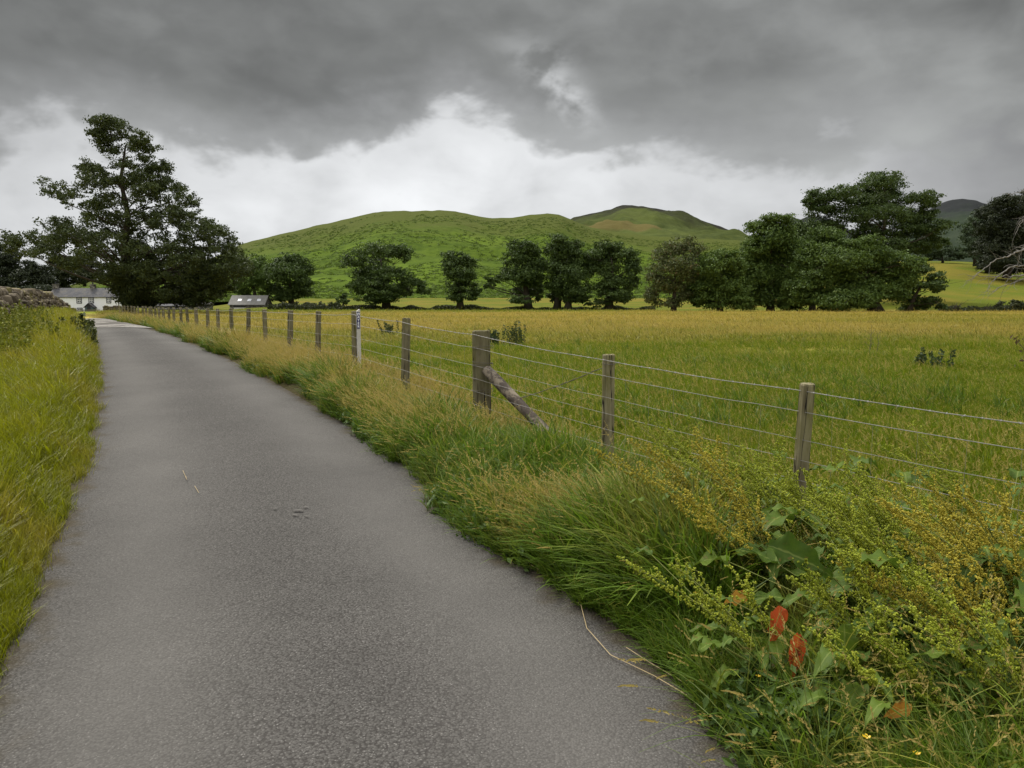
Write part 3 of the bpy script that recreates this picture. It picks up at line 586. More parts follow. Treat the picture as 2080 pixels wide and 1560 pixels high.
tree('oak_tree', 'dark oak with a long low limb reaching left at the meadow edge', 'tree', GL, 1074, 626, 141,
     [(1060,500,32,14),(1080,508,24,16),(1045,525,26,18),(1080,535,32,20),(1030,555,26,16),(1005,565,20,11),(995,580,11,8),(1060,560,32,20),(1090,570,22,18),(1068,590,34,14),(1060,608,28,10),(1092,600,14,12)], .24, 2.3, M['darkleaf'], .65, 23, copies=2)
tree('oak_tree', 'tallest oak of the middle clump, with a light green patch in its crown', 'tree', GL, 1131, 626, 140,
     [(1140,490,30,13),(1122,505,22,16),(1160,500,26,16),(1140,520,34,18),(1170,525,22,18),(1130,550,30,18),(1160,555,28,18),(1125,580,22,14),(1130,600,18,12)], .24, 2.2, M['darkleaf'], .6, 24, copies=2)
tree('oak_tree', 'low branched oak squeezed between two larger oaks of the middle clump', 'tree', GL, 1153, 627, 138,
     [(1165,560,30,22),(1150,580,28,18),(1180,585,24,18),(1158,604,32,14),(1185,606,16,10),(1135,595,18,14)], .24, 2.3, M['darkleaf'], .6, 25, copies=2)
tree('oak_tree', 'domed dark oak at the end of the middle clump', 'tree', GL, 1238, 628, 139,
     [(1235,502,32,14),(1210,518,24,16),(1265,515,26,18),(1235,535,38,22),(1282,545,18,22),(1200,545,18,18),(1250,565,38,20),(1285,575,14,14),(1225,585,30,16),(1250,598,32,12),(1230,612,28,9),(1268,606,20,10)], .24, 2.3, M['darkleaf'], .7, 26, copies=2)
tree('hawthorn_bush', 'small dark round bush alone at the foot of the bracken hill', 'bush', None, 697, 622, 150, [(697,602,12,9),(690,610,9,8),(705,610,9,8)], .24, 3.2, M['darkleaf'], .2, 27)
tree('ash_tree', 'pale leaved tree beside the stone barn with light bare twigs', 'tree', 'trees by the barn', 520, 618, 185, [(515,530,26,14),(500,548,22,16),(535,548,22,18),(515,568,32,18),(490,575,18,16),(535,585,22,14),(500,595,22,10)], .30, 2.2, M['limeleaf'], .5, 28, copies=2)
tree('oak_tree', 'dark rounded tree standing right of the stone barn', 'tree', 'trees by the barn', 592, 616, 185, [(588,526,26,13),(570,545,24,16),(608,548,24,18),(590,565,38,22),(620,575,16,18),(565,585,22,16),(600,592,32,14),(575,603,24,10)], .30, 2.9, M['darkleaf'], .6, 29, copies=2)
# right group
GR = 'trees massed at the right of the meadow'
tree('willow_tree', 'thin olive brown tree at the left end of the right hand clump', 'tree', GR, 1368, 633, 104, [(1375,500,30,16),(1345,520,26,18),(1400,515,24,18),(1370,540,40,24),(1330,555,20,22),(1405,555,26,24),(1355,580,36,22),(1330,600,20,18),(1395,595,30,22),(1365,615,36,12)], .16, 1.75, M['willow'], .35, 31, copies=2, twigs=5)
tree('sycamore_tree', 'bushy mid green tree beside the olive brown one', 'tree', GR, 1462, 634, 103, [(1465,520,30,14),(1440,540,26,18),(1490,540,26,20),(1460,565,40,22),(1430,590,24,20),(1490,590,30,24),(1455,610,40,16),(1500,615,24,12),(1418,612,14,12)], .19, 3.0, M['limeleaf'], .4, 32, sx_=1.14, sz_=1.14, copies=2)
tree('sycamore_tree', 'rounded tree with a feathery pale top rising above its neighbours', 'tree', GR, 1565, 635, 106, [(1565,448,30,12),(1540,462,26,16),(1590,465,26,18),(1562,485,42,20),(1530,505,26,20),(1600,505,28,22),(1560,530,46,26),(1525,560,26,26),(1595,565,34,28),(1555,600,44,24),(1600,612,26,16),(1520,610,22,18)], .19, 3.0, M['limeleaf'], .5, 33, sx_=1.14, sz_=1.14, copies=2)
tree('oak_tree', 'dark tree wedged behind the pale topped tree and the big spreading oak', 'tree', GR, 1650, 630, 118, [(1640,460,26,14),(1665,475,22,16),(1635,495,32,22),(1670,505,26,22),(1650,540,36,26),(1640,580,34,28)], .2, 3.0, M['darkleaf'], .45, 34, sx_=1.14, sz_=1.14, copies=2)
tree('oak_tree', 'tallest wide crowned tree towering over the right hand clump', 'tree', GR, 1775, 632, 122, [(1790,362,42,14),(1760,378,30,16),(1825,380,34,18),(1680,395,34,15),(1650,408,18,13),(1715,400,30,18),(1760,410,36,20),(1805,410,36,20),(1850,405,30,16),(1885,408,24,14),(1690,425,38,16),(1740,440,36,18),(1795,445,36,20),(1850,440,34,20),(1890,438,22,18),(1705,455,32,14),(1760,475,36,18),(1825,475,38,20),(1880,475,34,18),(1910,490,20,12),(1800,505,40,20),(1860,505,34,16)], .2, 2.6, M['darkleaf'], .9, 35, .42, 2, twigs=3)
tree('oak_tree', 'big spreading oak in front, light green top and thick bare trunk', 'tree', GR, 1782, 635, 100, [(1690,478,32,14),(1660,500,26,18),(1720,498,32,18),(1760,500,30,16),(1690,525,44,24),(1640,540,26,24),(1745,530,38,22),(1800,520,36,18),(1840,540,26,18),(1670,565,42,24),(1625,580,22,24),(1730,570,40,22),(1800,555,36,20),(1640,605,36,18),(1690,605,40,18),(1730,606,30,16),(1765,590,30,18),(1815,590,26,18),(1700,622,30,10),(1750,618,22,10),(1620,615,22,12),(1840,570,24,16)], .19, 3.1, M['limeleaf'], .85, 36, sx_=1.14, sz_=1.14, copies=2)
tree('hawthorn_tree', 'dark low layered tree at the right end of the clump', 'tree', GR, 1845, 634, 103, [(1868,548,30,12),(1840,560,20,14),(1895,565,20,14),(1870,580,36,12),(1905,585,16,10),(1850,605,26,12),(1890,610,34,10),(1865,622,36,9),(1910,620,14,8)], .19, 2.8, M['darkleaf'], .35, 37, copies=2)
tree('bush', 'grey green bushes on the slope behind the right hand clump', 'bush', None, 1915, 533, 205, [(1885,505,20,12),(1915,508,24,14),(1945,515,20,12),(1900,522,26,8),(1935,525,20,6)], .3, 3.0, M['fargreen'], .3, 38, copies=2)
tree('ash_tree', 'thin pale tree with a grey trunk at the edge of the right wood', 'tree', None, 1980, 538, 190, [(1975,445,14,12),(1965,462,16,12),(1985,465,16,14),(1972,485,22,14),(1990,495,20,16),(1965,510,18,12),(1982,518,20,10)], .28, 1.5, M['fargreen'], .35, 39, copies=2, twigs=3)
tree('oak_tree', 'dark tree at the top of the right wood, on the frame edge', 'tree', 'trees of the right wood', 2045, 560, 165, [(2030,412,26,12),(2060,408,26,12),(2095,405,26,14),(2010,430,22,16),(2050,438,36,20),(2090,435,32,20),(2005,460,22,18),(2045,470,38,22),(2090,470,36,24),(2020,500,32,20),(2070,505,38,22),(2110,500,30,24),(2020,530,34,16),(2065,540,40,16),(2110,540,30,18)], .27, 3.2, M['conifer'], .7, 40, copies=2)
tree('oak_tree', 'shadowy tree low in the right wood beside the pale trunk', 'tree', 'trees of the right wood', 2005, 552, 180, [(2008,480,16,16),(2000,505,18,18),(2012,530,22,16),(1998,542,18,8)], .28, 3.0, M['conifer'], .4, 41, copies=2)
# wood behind the farmhouse
GW = 'dark trees of the wood behind the farmhouse'
for bx, by, Y, lb, mt, lab in (
    (20, 600, 270, [(5,505,16,10),(25,520,22,16),(-10,530,24,20),(15,545,30,20),(-5,575,30,22),(30,575,26,20)], 'conifer', 'tall dark tree of the wood at the far left edge above the stone wall'),
    (70, 598, 262, [(65,540,20,12),(85,550,18,14),(60,560,26,16),(85,575,26,18),(55,585,24,14)], 'conifer', 'dark rounded tree of the wood left of the farmhouse chimney'),
    (120, 592, 290, [(115,528,18,12),(135,535,20,14),(118,552,26,16),(145,555,22,16),(125,575,26,14)], 'hedge', 'olive dark tree of the wood rising above the farmhouse left gable'),
    (172, 580, 300, [(168,530,18,12),(185,540,18,14),(165,550,24,14),(190,560,22,12),(170,566,22,10)], 'hedge', 'tree of the wood just left of the tall oak above the farmhouse roof'),
    (70, 612, 235, [(60,588,26,8),(85,586,24,9),(70,600,32,10),(95,600,20,10),(40,598,20,10)], 'conifer', 'low spreading dark yew beside the farmhouse left gable')):
    tree('woodland_tree', lab, 'tree', GW, bx, by, Y, lb, .42, 3.2, M[mt], .5, int(bx)+50, copies=2)
# hedges
def hedge(name, label, x0, x1, y0, y1, Y0, Y1, h, mat, n, leaf, seed, wv=.6):
    r = np.random.default_rng(seed); t = r.uniform(0, 1, n); a = at(x0, y0, Y0); c = at(x1, y1, Y1); P = a+(c-a)*t[:, None]
    hh = h*(.45+.8*vnoise(t*40, t*0, 1.0, seed)); P[:, 2] = Hg(P[:, 0], P[:, 1])+r.uniform(0, 1, n)**.8*hh; P[:, 1] += r.normal(0, wv, n); org = (a+c)/2; org[2] = Hg(org[0], org[1])
    V, Q = leafquads(P-org, leaf, r.normal(0, .4, (n, 3)), r); me = mesh_np(name, V, Q, [mat], False, None, {'tone': r.uniform(0, 1, n)})
    return tag(link(name, me, None, org), label, 'hedge')
hedge('hedge', 'low dark hedge line along the far edge of the meadow under the oaks', 600, 1330, 626, 632, 144, 141, 1.0, M['hedge'], 16000, .2, 70)
hedge('hedge', 'low dark hedge at the right edge of the meadow under the pasture slope', 1915, 2100, 634, 635, 105, 104, .75, M['hedge'], 7000, .16, 71)
hedge('hedge', 'rough rushy hedge in front of the trees by the barn', 545, 690, 622, 622, 160, 155, 1.4, M['hedge'], 5000, .22, 72)
tree('hawthorn_bush', 'small bush on the low hedge at the right edge of the meadow', 'bush', None, 2050, 634, 104, [(2055,616,18,8),(2040,624,18,8),(2068,622,14,9)], .16, 3.0, M['hedge'], .12, 73, copies=2)
# ------------------------------------------------------------------ dry stone wall
def ico(sub=1):
    import bmesh
    bm = bmesh.new(); bmesh.ops.create_icosphere(bm, subdivisions=sub, radius=1)
    V = np.array([v.co[:] for v in bm.verts]); T = np.array([[v.index for v in f.verts] for f in bm.faces]); bm.free(); return V, T
IV, IT = ico(2)
WR = np.array([[10,-.80],[14,-.725],[20,-.668],[26,-.640],[32,-.615],[38,-.598],[44,-.582],[49,-.574]])
def XWl(Y): return np.interp(Y, WR[:, 0], WR[:, 1])*Y
def wtop(Y): return np.interp(Y, [10,20,26,32,37,44,49], [1.75,1.76,1.80,1.84,1.84,1.42,1.12])
r = np.random.default_rng(5); sv_, tn_, sf_, nn = [], [], [], 0
org = np.array([float(XWl(26)), 26, float(Hg(XWl(26), 26))])
Ys = 11.0
while Ys < 48.5:
    x0 = float(XWl(Ys)); zb = float(Hg(x0+.5, Ys))-.1; zt = float(wtop(Ys)); z = zb
    sl = np.array([float(XWl(Ys+.5)-XWl(Ys)), .5]); sl /= np.linalg.norm(sl); nrm = np.array([sl[1], -sl[0]])
    lenx = r.uniform(.15, .30)
    while z < zt:
        hgt = r.uniform(.08, .16); cope = z+hgt > zt-.14
        if cope: hgt = r.uniform(.14, .26)
        for side in ((0,) if cope else (-1, 1)):
            sz = np.array([lenx*r.uniform(.42, .66), (.30 if cope else .2)*r.uniform(.8, 1.15), hgt*.56*r.uniform(.85, 1.2)])
            P = np.sign(IV)*np.abs(IV)**.5; kd = r.normal(0, 1, (3, 3)); P = P*(1+.16*np.sin(IV @ kd.T*1.6+r.uniform(0, 6, 3)).mean(1, keepdims=True)+.10*(r.uniform(0, 1, (len(P), 1))-.5)); P = P*sz
            a = r.normal(0, .22 if cope else .08); ca, sa_ = math.cos(a), math.sin(a); P = P @ np.array([[ca, 0, sa_], [0, 1, 0], [-sa_, 0, ca]])
            w = P[:, :1]*sl[None]+P[:, 1:2]*nrm[None]
            jit = r.normal(0, .045); ctr = np.array([x0, Ys])+nrm*(side*(.2+.06*(zt-z))+jit)+sl*r.normal(0, .06)
            sv_.append(np.hstack([w+ctr, P[:, 2:]+z+hgt*.5])-org); sf_.append(IT+nn); nn += len(P); tn_.append(np.full(len(IT), r.uniform(0, 1)))
        z += hgt*.93
    Ys += lenx*sl[1]
me = mesh_np('stone_wall', np.vstack(sv_), np.vstack(sf_), [M['stone']], False, None, {'tone': np.concatenate(tn_)})
tag(link('stone_wall', me, None, org), 'grey brown dry stone wall of loose rubble along the left bank of the lane', 'wall')

# ------------------------------------------------------------------ wire fence
ptop = [777,720,671,646,632,632,630,628,627,627,627,626,625,624,624,624,624,624,623.5,623,623,623,622,622,622,622,621,621,621,621,621]
fr = tag(empty('wire_fence', (PX[1], PY[1], float(Hg(PX[1], PY[1])))), 'barbed wire and netting fence on weathered round posts along the right verge', 'fence')
FO = np.array(fr.location)
def post_mesh(name, rad_, H, seed, sq=False):
    r = np.random.default_rng(seed); k = 18; th = np.arange(k)*2*math.pi/k; hs = np.concatenate([np.linspace(-.35, H-.012, 9), [H-.003, H]])
    rr = 1+.05*np.sin(th*2+r.uniform(0, 6))+.035*np.sin(th*5+r.uniform(0, 6))+r.normal(0, .012, k)
    if sq: rr *= 1/np.maximum(abs(np.cos(th)), abs(np.sin(th)))**.5*.9
    lean = r.normal(0, .012, 2); V = []
    for q, h in enumerate(hs):
        s_ = rad_*(1.03-.05*h)*(1 if q < 9 else (.94 if q == 9 else .86))
        for a in range(k): V.append([s_*rr[a]*math.cos(th[a])+lean[0]*h, s_*rr[a]*math.sin(th[a])+lean[1]*h, h+(r.normal(0, .002) if q > 7 else 0)])
    n = len(hs); i = np.arange(n-1)[:, None]*k; j = np.arange(k)[None]
    Q = np.stack([i+j, i+(j+1) % k, i+k+(j+1) % k, i+k+j], -1).reshape(-1, 4); V.append([lean[0]*H, lean[1]*H, H+.001])
    T = [[(n-1)*k+a, (n-1)*k+(a+1) % k, n*k] for a in range(k)]
    return mesh_np(name, np.array(V), [Q, np.array(T)], [M['post']], False)
ptz = np.array([at(a, c, y)[2] for a, c, y in zip(post_px, ptop, PY)])
PR = np.full(len(PX), .052); PR[2] = .105
for i in range(len(PX)):
    zb = float(Hg(PX[i], PY[i])); H = max(.75, ptz[i]-zb); me = post_mesh('fence_post', PR[i]*(1+.08*math.sin(i*2.3)), H, 100+i, i in (4, 7, 9, 12))
    o = link('fence_post', me, fr, np.array([PX[i], PY[i], zb])-FO); o.rotation_euler = (rng.normal(0, .012), rng.normal(0, .018)-(.03 if i == 3 else 0), rng.uniform(0, 6))
    if i == 2: o.name = 'strainer_post'; o['label'] = 'thick round strainer post'
for kx in (1, 2):
    o = link('fence_post', post_mesh('fence_post', .052, 1.1, 160+kx), fr, np.array([PX[0]+1.1*kx, PY[0]-1.6*kx, float(Hg(PX[0]+1.1*kx, PY[0]-1.6*kx))])-FO)
EX = np.concatenate([[PX[0]+2.2, PX[0]+1.1], PX]); EY = np.concatenate([[PY[0]-3.2, PY[0]-1.6], PY]); EZ = np.concatenate([[.94, 1.0], ptz]); ER = np.concatenate([[.052, .052], PR])
EZ[4] = (EZ[3]+EZ[5])/2+.03
tang = np.stack([np.gradient(EX), np.gradient(EY)], 1); tang /= np.linalg.norm(tang, axis=1)[:, None]; offn = np.stack([-tang[:, 1], tang[:, 0]], 1)
offn *= np.sign((offn @ np.array([-1, -.3])))[:, None]        # the wires are stapled to the lane side of the posts
def wire(name, dz, rad_, sag=.012, barbs=0, upto=99, k=5, mat='wire'):
    mb = MB(); pts = []
    for i in range(min(len(EX), upto)-1):
        a = np.array([EX[i]+offn[i, 0]*(ER[i]+.006), EY[i]+offn[i, 1]*(ER[i]+.006), EZ[i]+dz]); c = np.array([EX[i+1]+offn[i+1, 0]*(ER[i+1]+.006), EY[i+1]+offn[i+1, 1]*(ER[i+1]+.006), EZ[i+1]+dz])
        for t in np.linspace(0, 1, 7)[:-1]:
            p = a*(1-t)+c*t; p[2] -= sag*4*t*(1-t)+rng.normal(0, .0015); pts.append(p)
    pts.append(c); pts = np.array(pts)-FO; mb.tube(pts, rad_, k)
    if barbs:
        s_ = np.concatenate([[0], np.cumsum(np.linalg.norm(np.diff(pts, axis=0), axis=1))])
        for d in np.arange(.05, min(s_[-1], 24), .095):
            p = np.array([np.interp(d, s_, pts[:, q]) for q in range(3)]); mb.tube([p-[.004, .004, .002], p+[.004, -.003, .003]], rad_*1.9, 4)
            for _ in range(2):
                v = rng.normal(0, 1, 3); v *= .013/np.linalg.norm(v); mb.tube([p-v, p+v], .0011, 3, False)
    return mb.build(name, M[mat], fr)
wire('barbed_wire', -.045, .0028, .015, 1); wire('barbed_wire', -.185, .0024, .012, 0)
for dz in (-.375, -.515, -.655, -.795): wire('line_wire', dz, .0018, .008, 0)
for i in range(0, 10):                 # the thin upright stays of the stock netting, bay by bay
    mb = MB()
    for t in np.linspace(0, 1, 8)[1:-1]:
        a = np.array([EX[i]+offn[i, 0]*.062, EY[i]+offn[i, 1]*.062, EZ[i]]); c = np.array([EX[i+1]+offn[i+1, 0]*.062, EY[i+1]+offn[i+1, 1]*.062, EZ[i+1]]); p = a*(1-t)+c*t-FO
        mb.tube([p+[0, 0, -.19], p+[rng.normal(0, .006), 0, -.5], p+[0, 0, -.86]], .0009, 3, False)
    mb.build('stock_netting', M['wire'], fr)
# strut and its end, wire wraps round the strainer, slack tie from the second post
s0 = np.array([PX[2]+.05, PY[2]-.12, at(986, 752, PY[2]-.12)[2]]); s1 = at(1128, 897, 7.35); dr = (s1-s0)/np.linalg.norm(s1-s0); s1 = s1+dr*.35
mb = MB(); tt = np.linspace(0, 1, 9); mb.tube(s0+(s1-s0)*tt[:, None]-FO, .057*(1+.07*np.sin(tt*9)+.04*np.sin(tt*23)), 14); st_o = mb.build('strut', M['strut'], fr, True); st_o['label'] = 'lichen stained diagonal strut propping the strainer post'
mb = MB()
for dz, cnt in ((-.185, 2), (-.375, 3), (-.515, 1), (-.655, 2)):
    for q in range(cnt):
        th = np.linspace(0, 2*math.pi, 25); rr = PR[2]*1.05+.004; mb.tube(np.stack([PX[2]+rr*np.cos(th), PY[2]+rr*np.sin(th), EZ[4]+dz+.012*q+.012*np.sin(th+q*2)], 1)-FO, .0022, 4, False)
mb.tube(np.array([[PX[2]+.06, PY[2]-.1, EZ[4]-.28], [PX[2]+.055, PY[2]-.115, EZ[4]-.36], [PX[2]+.07, PY[2]-.11, EZ[4]-.46], [PX[2]+.05, PY[2]-.125, EZ[4]-.52]])-FO, .002, 4, False)
mb.build('wire_wrap', M['rope'], fr)
mb = MB(); a = np.array([PX[1]+.02, PY[1]-.06, at(1240, 737, PY[1])[2]]); c = np.array([PX[2]+.35, PY[2]-.5, at(1068, 812, PY[2]-.5)[2]]); tt = np.linspace(0, 1, 12)[:, None]
P = a+(c-a)*tt; P[:, 2] -= .02*np.sin(np.pi*tt[:, 0])
for ph in (0, 2.1): mb.tube(P+np.stack([0*tt[:, 0], 0*tt[:, 0], .006*np.sin(tt[:, 0]*40+ph)], 1)-FO, .0026, 4)
th = np.linspace(0, 2*math.pi, 20); mb.tube(np.stack([PX[1]+.06*np.cos(th), PY[1]+.06*np.sin(th), a[2]+.012*np.sin(th)], 1)-FO, .003, 4, False)
mb.build('tie_wire', M['rope'], fr)
# white marker post
mY = PY[4]-.12; mk_b = np.array([*at(729, 700, mY)[:2], 0]); mk_b[2] = float(Hg(mk_b[0], mk_b[1])); mtop = at(728, 628, mY)[2]; Hm = mtop-mk_b[2]
mr = tag(empty('marker_post', mk_b, .45), 'slim white marker post with a blue lettered plate beside a fence post', 'marker post')
mb = MB(); mb.box((0, 0, (Hm-.03)/2-.1), (.05, .04, Hm-.03+.2)); 
mb.add([[-.025,-.02,Hm-.03],[.025,-.02,Hm-.03],[.025,.02,Hm-.03],[-.025,.02,Hm-.03],[.012,-.02,Hm],[.025,-.02,Hm],[.025,.02,Hm],[.012,.02,Hm]], [[0,1,5,4],[3,7,6,2],[0,4,7,3],[1,2,6,5],[4,5,6,7]]); mb.build('post', M['whitepl'], mr)
mb = MB(); mb.box((-.006, -.0225, Hm-.165), (.046, .005, .245)); mb.build('sign_plate', M['blue'], mr)
fc = bpy.data.curves.new('lettering', 'FONT'); fc.body = "W\nA\nT\nE\nR"; fc.align_x = 'CENTER'; fc.align_y = 'CENTER'; fc.size = .05; fc.space_line = .93; fc.extrude = .0008; fc.materials.append(M['letters'])
try: fc.offset = .0012
except Exception: pass
fo = bpy.data.objects.new('letter_curve', fc); COL.objects.link(fo); bpy.context.view_layer.update()
lm = bpy.data.meshes.new_from_object(fo.evaluated_get(bpy.context.evaluated_depsgraph_get())); bpy.data.objects.remove(fo)
fo = link('lettering', lm, mr, (-.006, -.0262, Hm-.165)); fo.rotation_euler = (R(90), 0, 0)

# ------------------------------------------------------------------ farm buildings
def bpart(name, mb, mat, parent): return mb.build(name, M[mat], parent)
def gable_house(root, w, d, hw, hr, wall, roof, over=.25):
    mb = MB(); mb.add([[-w/2,0,0],[w/2,0,0],[w/2,d,0],[-w/2,d,0],[-w/2,0,hw],[w/2,0,hw],[w/2,d,hw],[-w/2,d,hw],[-w/2,d/2,hr-.08],[w/2,d/2,hr-.08]],
        [[0,1,5,4],[2,3,7,6]], [[1,2,6],[1,6,5],[5,6,9],[3,0,4],[3,4,7],[4,8,7]]); wl = mb.build('wall', M[wall], root)
    sl = (hr-hw)/(d/2); mb = MB()
    for s in (0, 1):
        y0, y1 = -over, d/2
        P = [[-w/2-over,y0,hw-over*sl],[w/2+over,y0,hw-over*sl],[w/2+over,y1,hr],[-w/2-over,y1,hr]]
        if s: P = [[x,d-y,z] for x, y, z in P]
        P = np.array(P); Q_ = P+[0, 0, .14]; f = [[0,1,2,3],[7,6,5,4],[0,4,5,1],[1,5,6,2],[2,6,7,3],[3,7,4,0]]
        mb.add(np.vstack([P, Q_]), [q[::-1] if not s else q for q in f])
    rf = mb.build('roof', M[roof], root); return wl, rf
HYY = 215.; hx0, hx1 = at(99, 612, HYY)[0], at(243, 612, HYY)[0]; zb = -1.35; w = hx1-hx0; ev = at(150, 603, HYY)[2]-zb; rd = at(150, 586, HYY+3.2)[2]-zb
hs_ = tag(empty('farmhouse', ((hx0+hx1)/2, HYY, zb)), 'long white two storey farmhouse with a slate roof at the end of the lane', 'house')
wl, rf = gable_house(hs_, w, 6.4, ev, rd, 'white', 'slate')
def lx(px): return at(px, 612, HYY)[0]-(hx0+hx1)/2
def lz(py): return at(150, py, HYY)[2]-zb
def window(px0, px1, py0, py1):
    xa, xb, za, zc = lx(px0), lx(px1), lz(py1), lz(py0); xm, zm, ww, hh = (xa+xb)/2, (za+zc)/2, xb-xa, zc-za; mb = MB(); t = .2
    for c, d in (((xm, -.03, zc-t/2), (ww, .08, t)), ((xm, -.03, za+t/2), (ww, .08, t)), ((xa+t/2, -.03, zm), (t, .08, hh-2*t)), ((xb-t/2, -.03, zm), (t, .08, hh-2*t))): mb.box(c, d)
    wn = mb.build('window', M['black'], hs_); mb = MB(); iw, ih = ww-2*t, hh-2*t
    for q in (-.5, 0, .5): mb.box((xm+q*(iw-.1), -.025, zm), (.11, .05, ih))
    for q in (-.5, 0, .5): mb.box((xm, -.022, zm+q*(ih-.1)), (iw, .05, .12))
    sh = mb.build('sash', M['sash'], wn); mb = MB(); mb.box((xm, -.012, zm), (iw, .02, ih)); mb.build('pane', M['glass'], wn)
for a in ((111,121.5,603.8,616.5), (155.5,166.5,603.8,616.5), (180,191,603.8,616), (155.5,167,625,637), (216,226,603.8,616)): window(*a)
mb = MB(); xm = lx(186); pw_ = lx(194)-lx(178); pz = lz(624); mb.box((xm, -.8, pz/2), (pw_, 1.56, pz)); po = mb.build('porch', M['porch'], hs_); mb = MB()
for s in (-1, 1):
    P = np.array([[xm, -1.8, lz(616.3)], [xm+s*(pw_/2+.3), -1.8, pz-.15], [xm+s*(pw_/2+.3), -.01, pz-.15], [xm, -.01, lz(616.3)]]); mb.add(np.vstack([P, P+[0, 0, .16]]), [[0,1,2,3],[7,6,5,4],[0,4,5,1],[1,5,6,2],[3,2,6,7]])
mb.add([[xm-pw_/2, -1.58, pz], [xm+pw_/2, -1.58, pz], [xm, -1.58, lz(617.2)]], [], [[0,1,2]]); mb.build('porch_roof', M['slate'], po)
mb = MB(); mb.box((xm, -1.6, 1.0), (1.0, .05, 2.0)); mb.build('door', M['black'], po)
for cx_, hh, ww in ((lx(101.5), 1.15, 1.3), (lx(178), 1.1, 1.25)):
    mb = MB(); mb.box((cx_, 3.2, rd+hh/2-.3), (ww, .9, hh+.5)); mb.box((cx_, 3.2, rd+hh+.0), (ww+.2, 1.1, .15)); ch_ = mb.build('chimney', M['rubble'], rf); mb = MB()
    mb.tube([[cx_, 3.2, rd+hh+.07], [cx_, 3.2, rd+hh+.75]], [.2, .16], 8); mb.build('chimney_pot', M['black'], ch_)
# barn with three roof lights
BY = 178.; bx0, bx1 = at(466, 612, BY)[0], at(536, 612, BY)[0]; bz = at(500, 630, BY)[2]; bev = at(500, 618, BY)[2]-bz; brd = at(500, 601, BY+2.6)[2]-bz
bn = tag(empty('stone_barn', ((bx0+bx1)/2, BY, bz)), 'small stone barn with a lichened slate roof and three skylights', 'barn'); bw = bx1-bx0
wl2, rf2 = gable_house(bn, bw, 5.2, bev, brd, 'rubble', 'slate2', .3)
sl = (brd-bev)/2.6
for px in (484, 503.5, 523):
    x = at(px, 612, BY)[0]-(bx0+bx1)/2; y = 1.05; z = bev+y*sl+.155; mb = MB(); dx = .42; dy = .33
    P = np.array([[x-dx, y-dy, z-dy*sl], [x+dx, y-dy, z-dy*sl], [x+dx, y+dy, z+dy*sl], [x-dx, y+dy, z+dy*sl]]); mb.add(np.vstack([P, P+[0, 0, .06]]), [[0,3,2,1],[4,5,6,7],[0,1,5,4],[1,2,6,5],[2,3,7,6],[3,0,4,7]]); mb.build('skylight', M['rooflight'], rf2)
mb = MB(); mb.box((at(485, 612, BY)[0]-(bx0+bx1)/2, -.02, .62), (2.5, .06, 1.15)); mb.build('doorway', M['black'], bn)  # dark panel on the wall stands in for the shaded opening
mb = MB(); mb.box((0, 0, .22), (2.3, .8, .36), taper=1.1)
for q in (-.9, .9): mb.box((q, 0, .02), (.12, .6, .12))
tg = mb.build('trough', M['whitepl'], None, False, at(487, 628.5, BY-2)); tag(tg, 'low white trough in front of the stone barn doorway', 'trough')
SY = 184.
def shed(name, label, p0, p1, pr, pe, pb, wall, roof, Y, d=4.0):
    x0, x1 = at(p0, 612, Y)[0], at(p1, 612, Y)[0]; z = at(p0, pb, Y)[2]
    o = tag(empty(name, ((x0+x1)/2, Y, z)), label, 'shed'); gable_house(o, x1-x0, d, at(p0, pe, Y)[2]-z, at(p0, pr, Y+d/2)[2]-z, wall, roof, .2)
    mb = MB(); mb.box((.1*(x1-x0), -.02, .55*(at(p0, pe, Y)[2]-z)), (.25*(x1-x0), .06, .9*(at(p0, pe, Y)[2]-z))); mb.build('doorway', M['black'], o)  # doorway shade is a dark panel over the wall
shed('farm_shed', 'low grey roofed shed half hidden behind the oak branches', 378, 407, 608.5, 619, 630, 'rubble', 'slate', SY)
shed('farm_shed', 'tiny stone outbuilding between the low shed and the barn', 409, 424, 615, 619, 630, 'rubble', 'slate2', SY-2, 2.5)
shed('farm_shed', 'long low dark roofed shed under the tall oak', 318, 374, 618.5, 622, 630, 'rubble', 'slate', SY+6, 3.0)
# garden fence and rubble garden walls in front of the house
gx0, gx1 = at(150, 628, 196)[0], at(203, 628, 196)[0]; mb = MB(); zt = at(170, 628.2, 196)[2]; L_ = gx1-gx0; hh = 1.1
for x in np.arange(-L_/2, L_/2, .28): mb.box((x, 0, hh/2), (.13, .03, hh+rng.uniform(-.1, .06)))
for z in (.3, .85): mb.box((0, .03, z), (L_, .028, .1))
tag(mb.build('picket_fence', M['picket'], None, False, ((gx0+gx1)/2, 196, zt-hh)), 'grey picket fence in front of the white farmhouse porch', 'fence')
def gwall(label, p0, p1, pt0, pt1, Y, seed):
    r = np.random.default_rng(seed); a, c = at(p0, pt0, Y), at(p1, pt1, Y); org = (a+c)/2; org[2] = -1.5; V_, F_, T_, n = [], [], [], 0
    for x in np.arange(a[0], c[0], .36):
        zt = np.interp(x, [a[0], c[0]], [a[2], c[2]]); z = -1.5
        while z < zt:
            h = r.uniform(.2, .34); P = np.sign(IV)*np.abs(IV)**.6*np.array([.22, .3, h*.55])*r.uniform(.9, 1.15); V_.append(P+np.array([x, Y+r.normal(0, .04), z+h/2])-org); F_.append(IT+n); n += len(P); T_.append(np.full(len(IT), r.uniform(0, .7))); z += h
    tag(link('garden_wall', mesh_np('garden_wall', np.vstack(V_), np.vstack(F_), [M['stone']], False, None, {'tone': np.concatenate(T_)}), None, org), label, 'wall')
gwall('dark garden wall right of the farmhouse porch beneath the oak', 211, 246, 623, 622, 188, 1)
gwall('sloping garden wall left of the farmhouse porch', 128, 153, 620, 628, 188, 2)
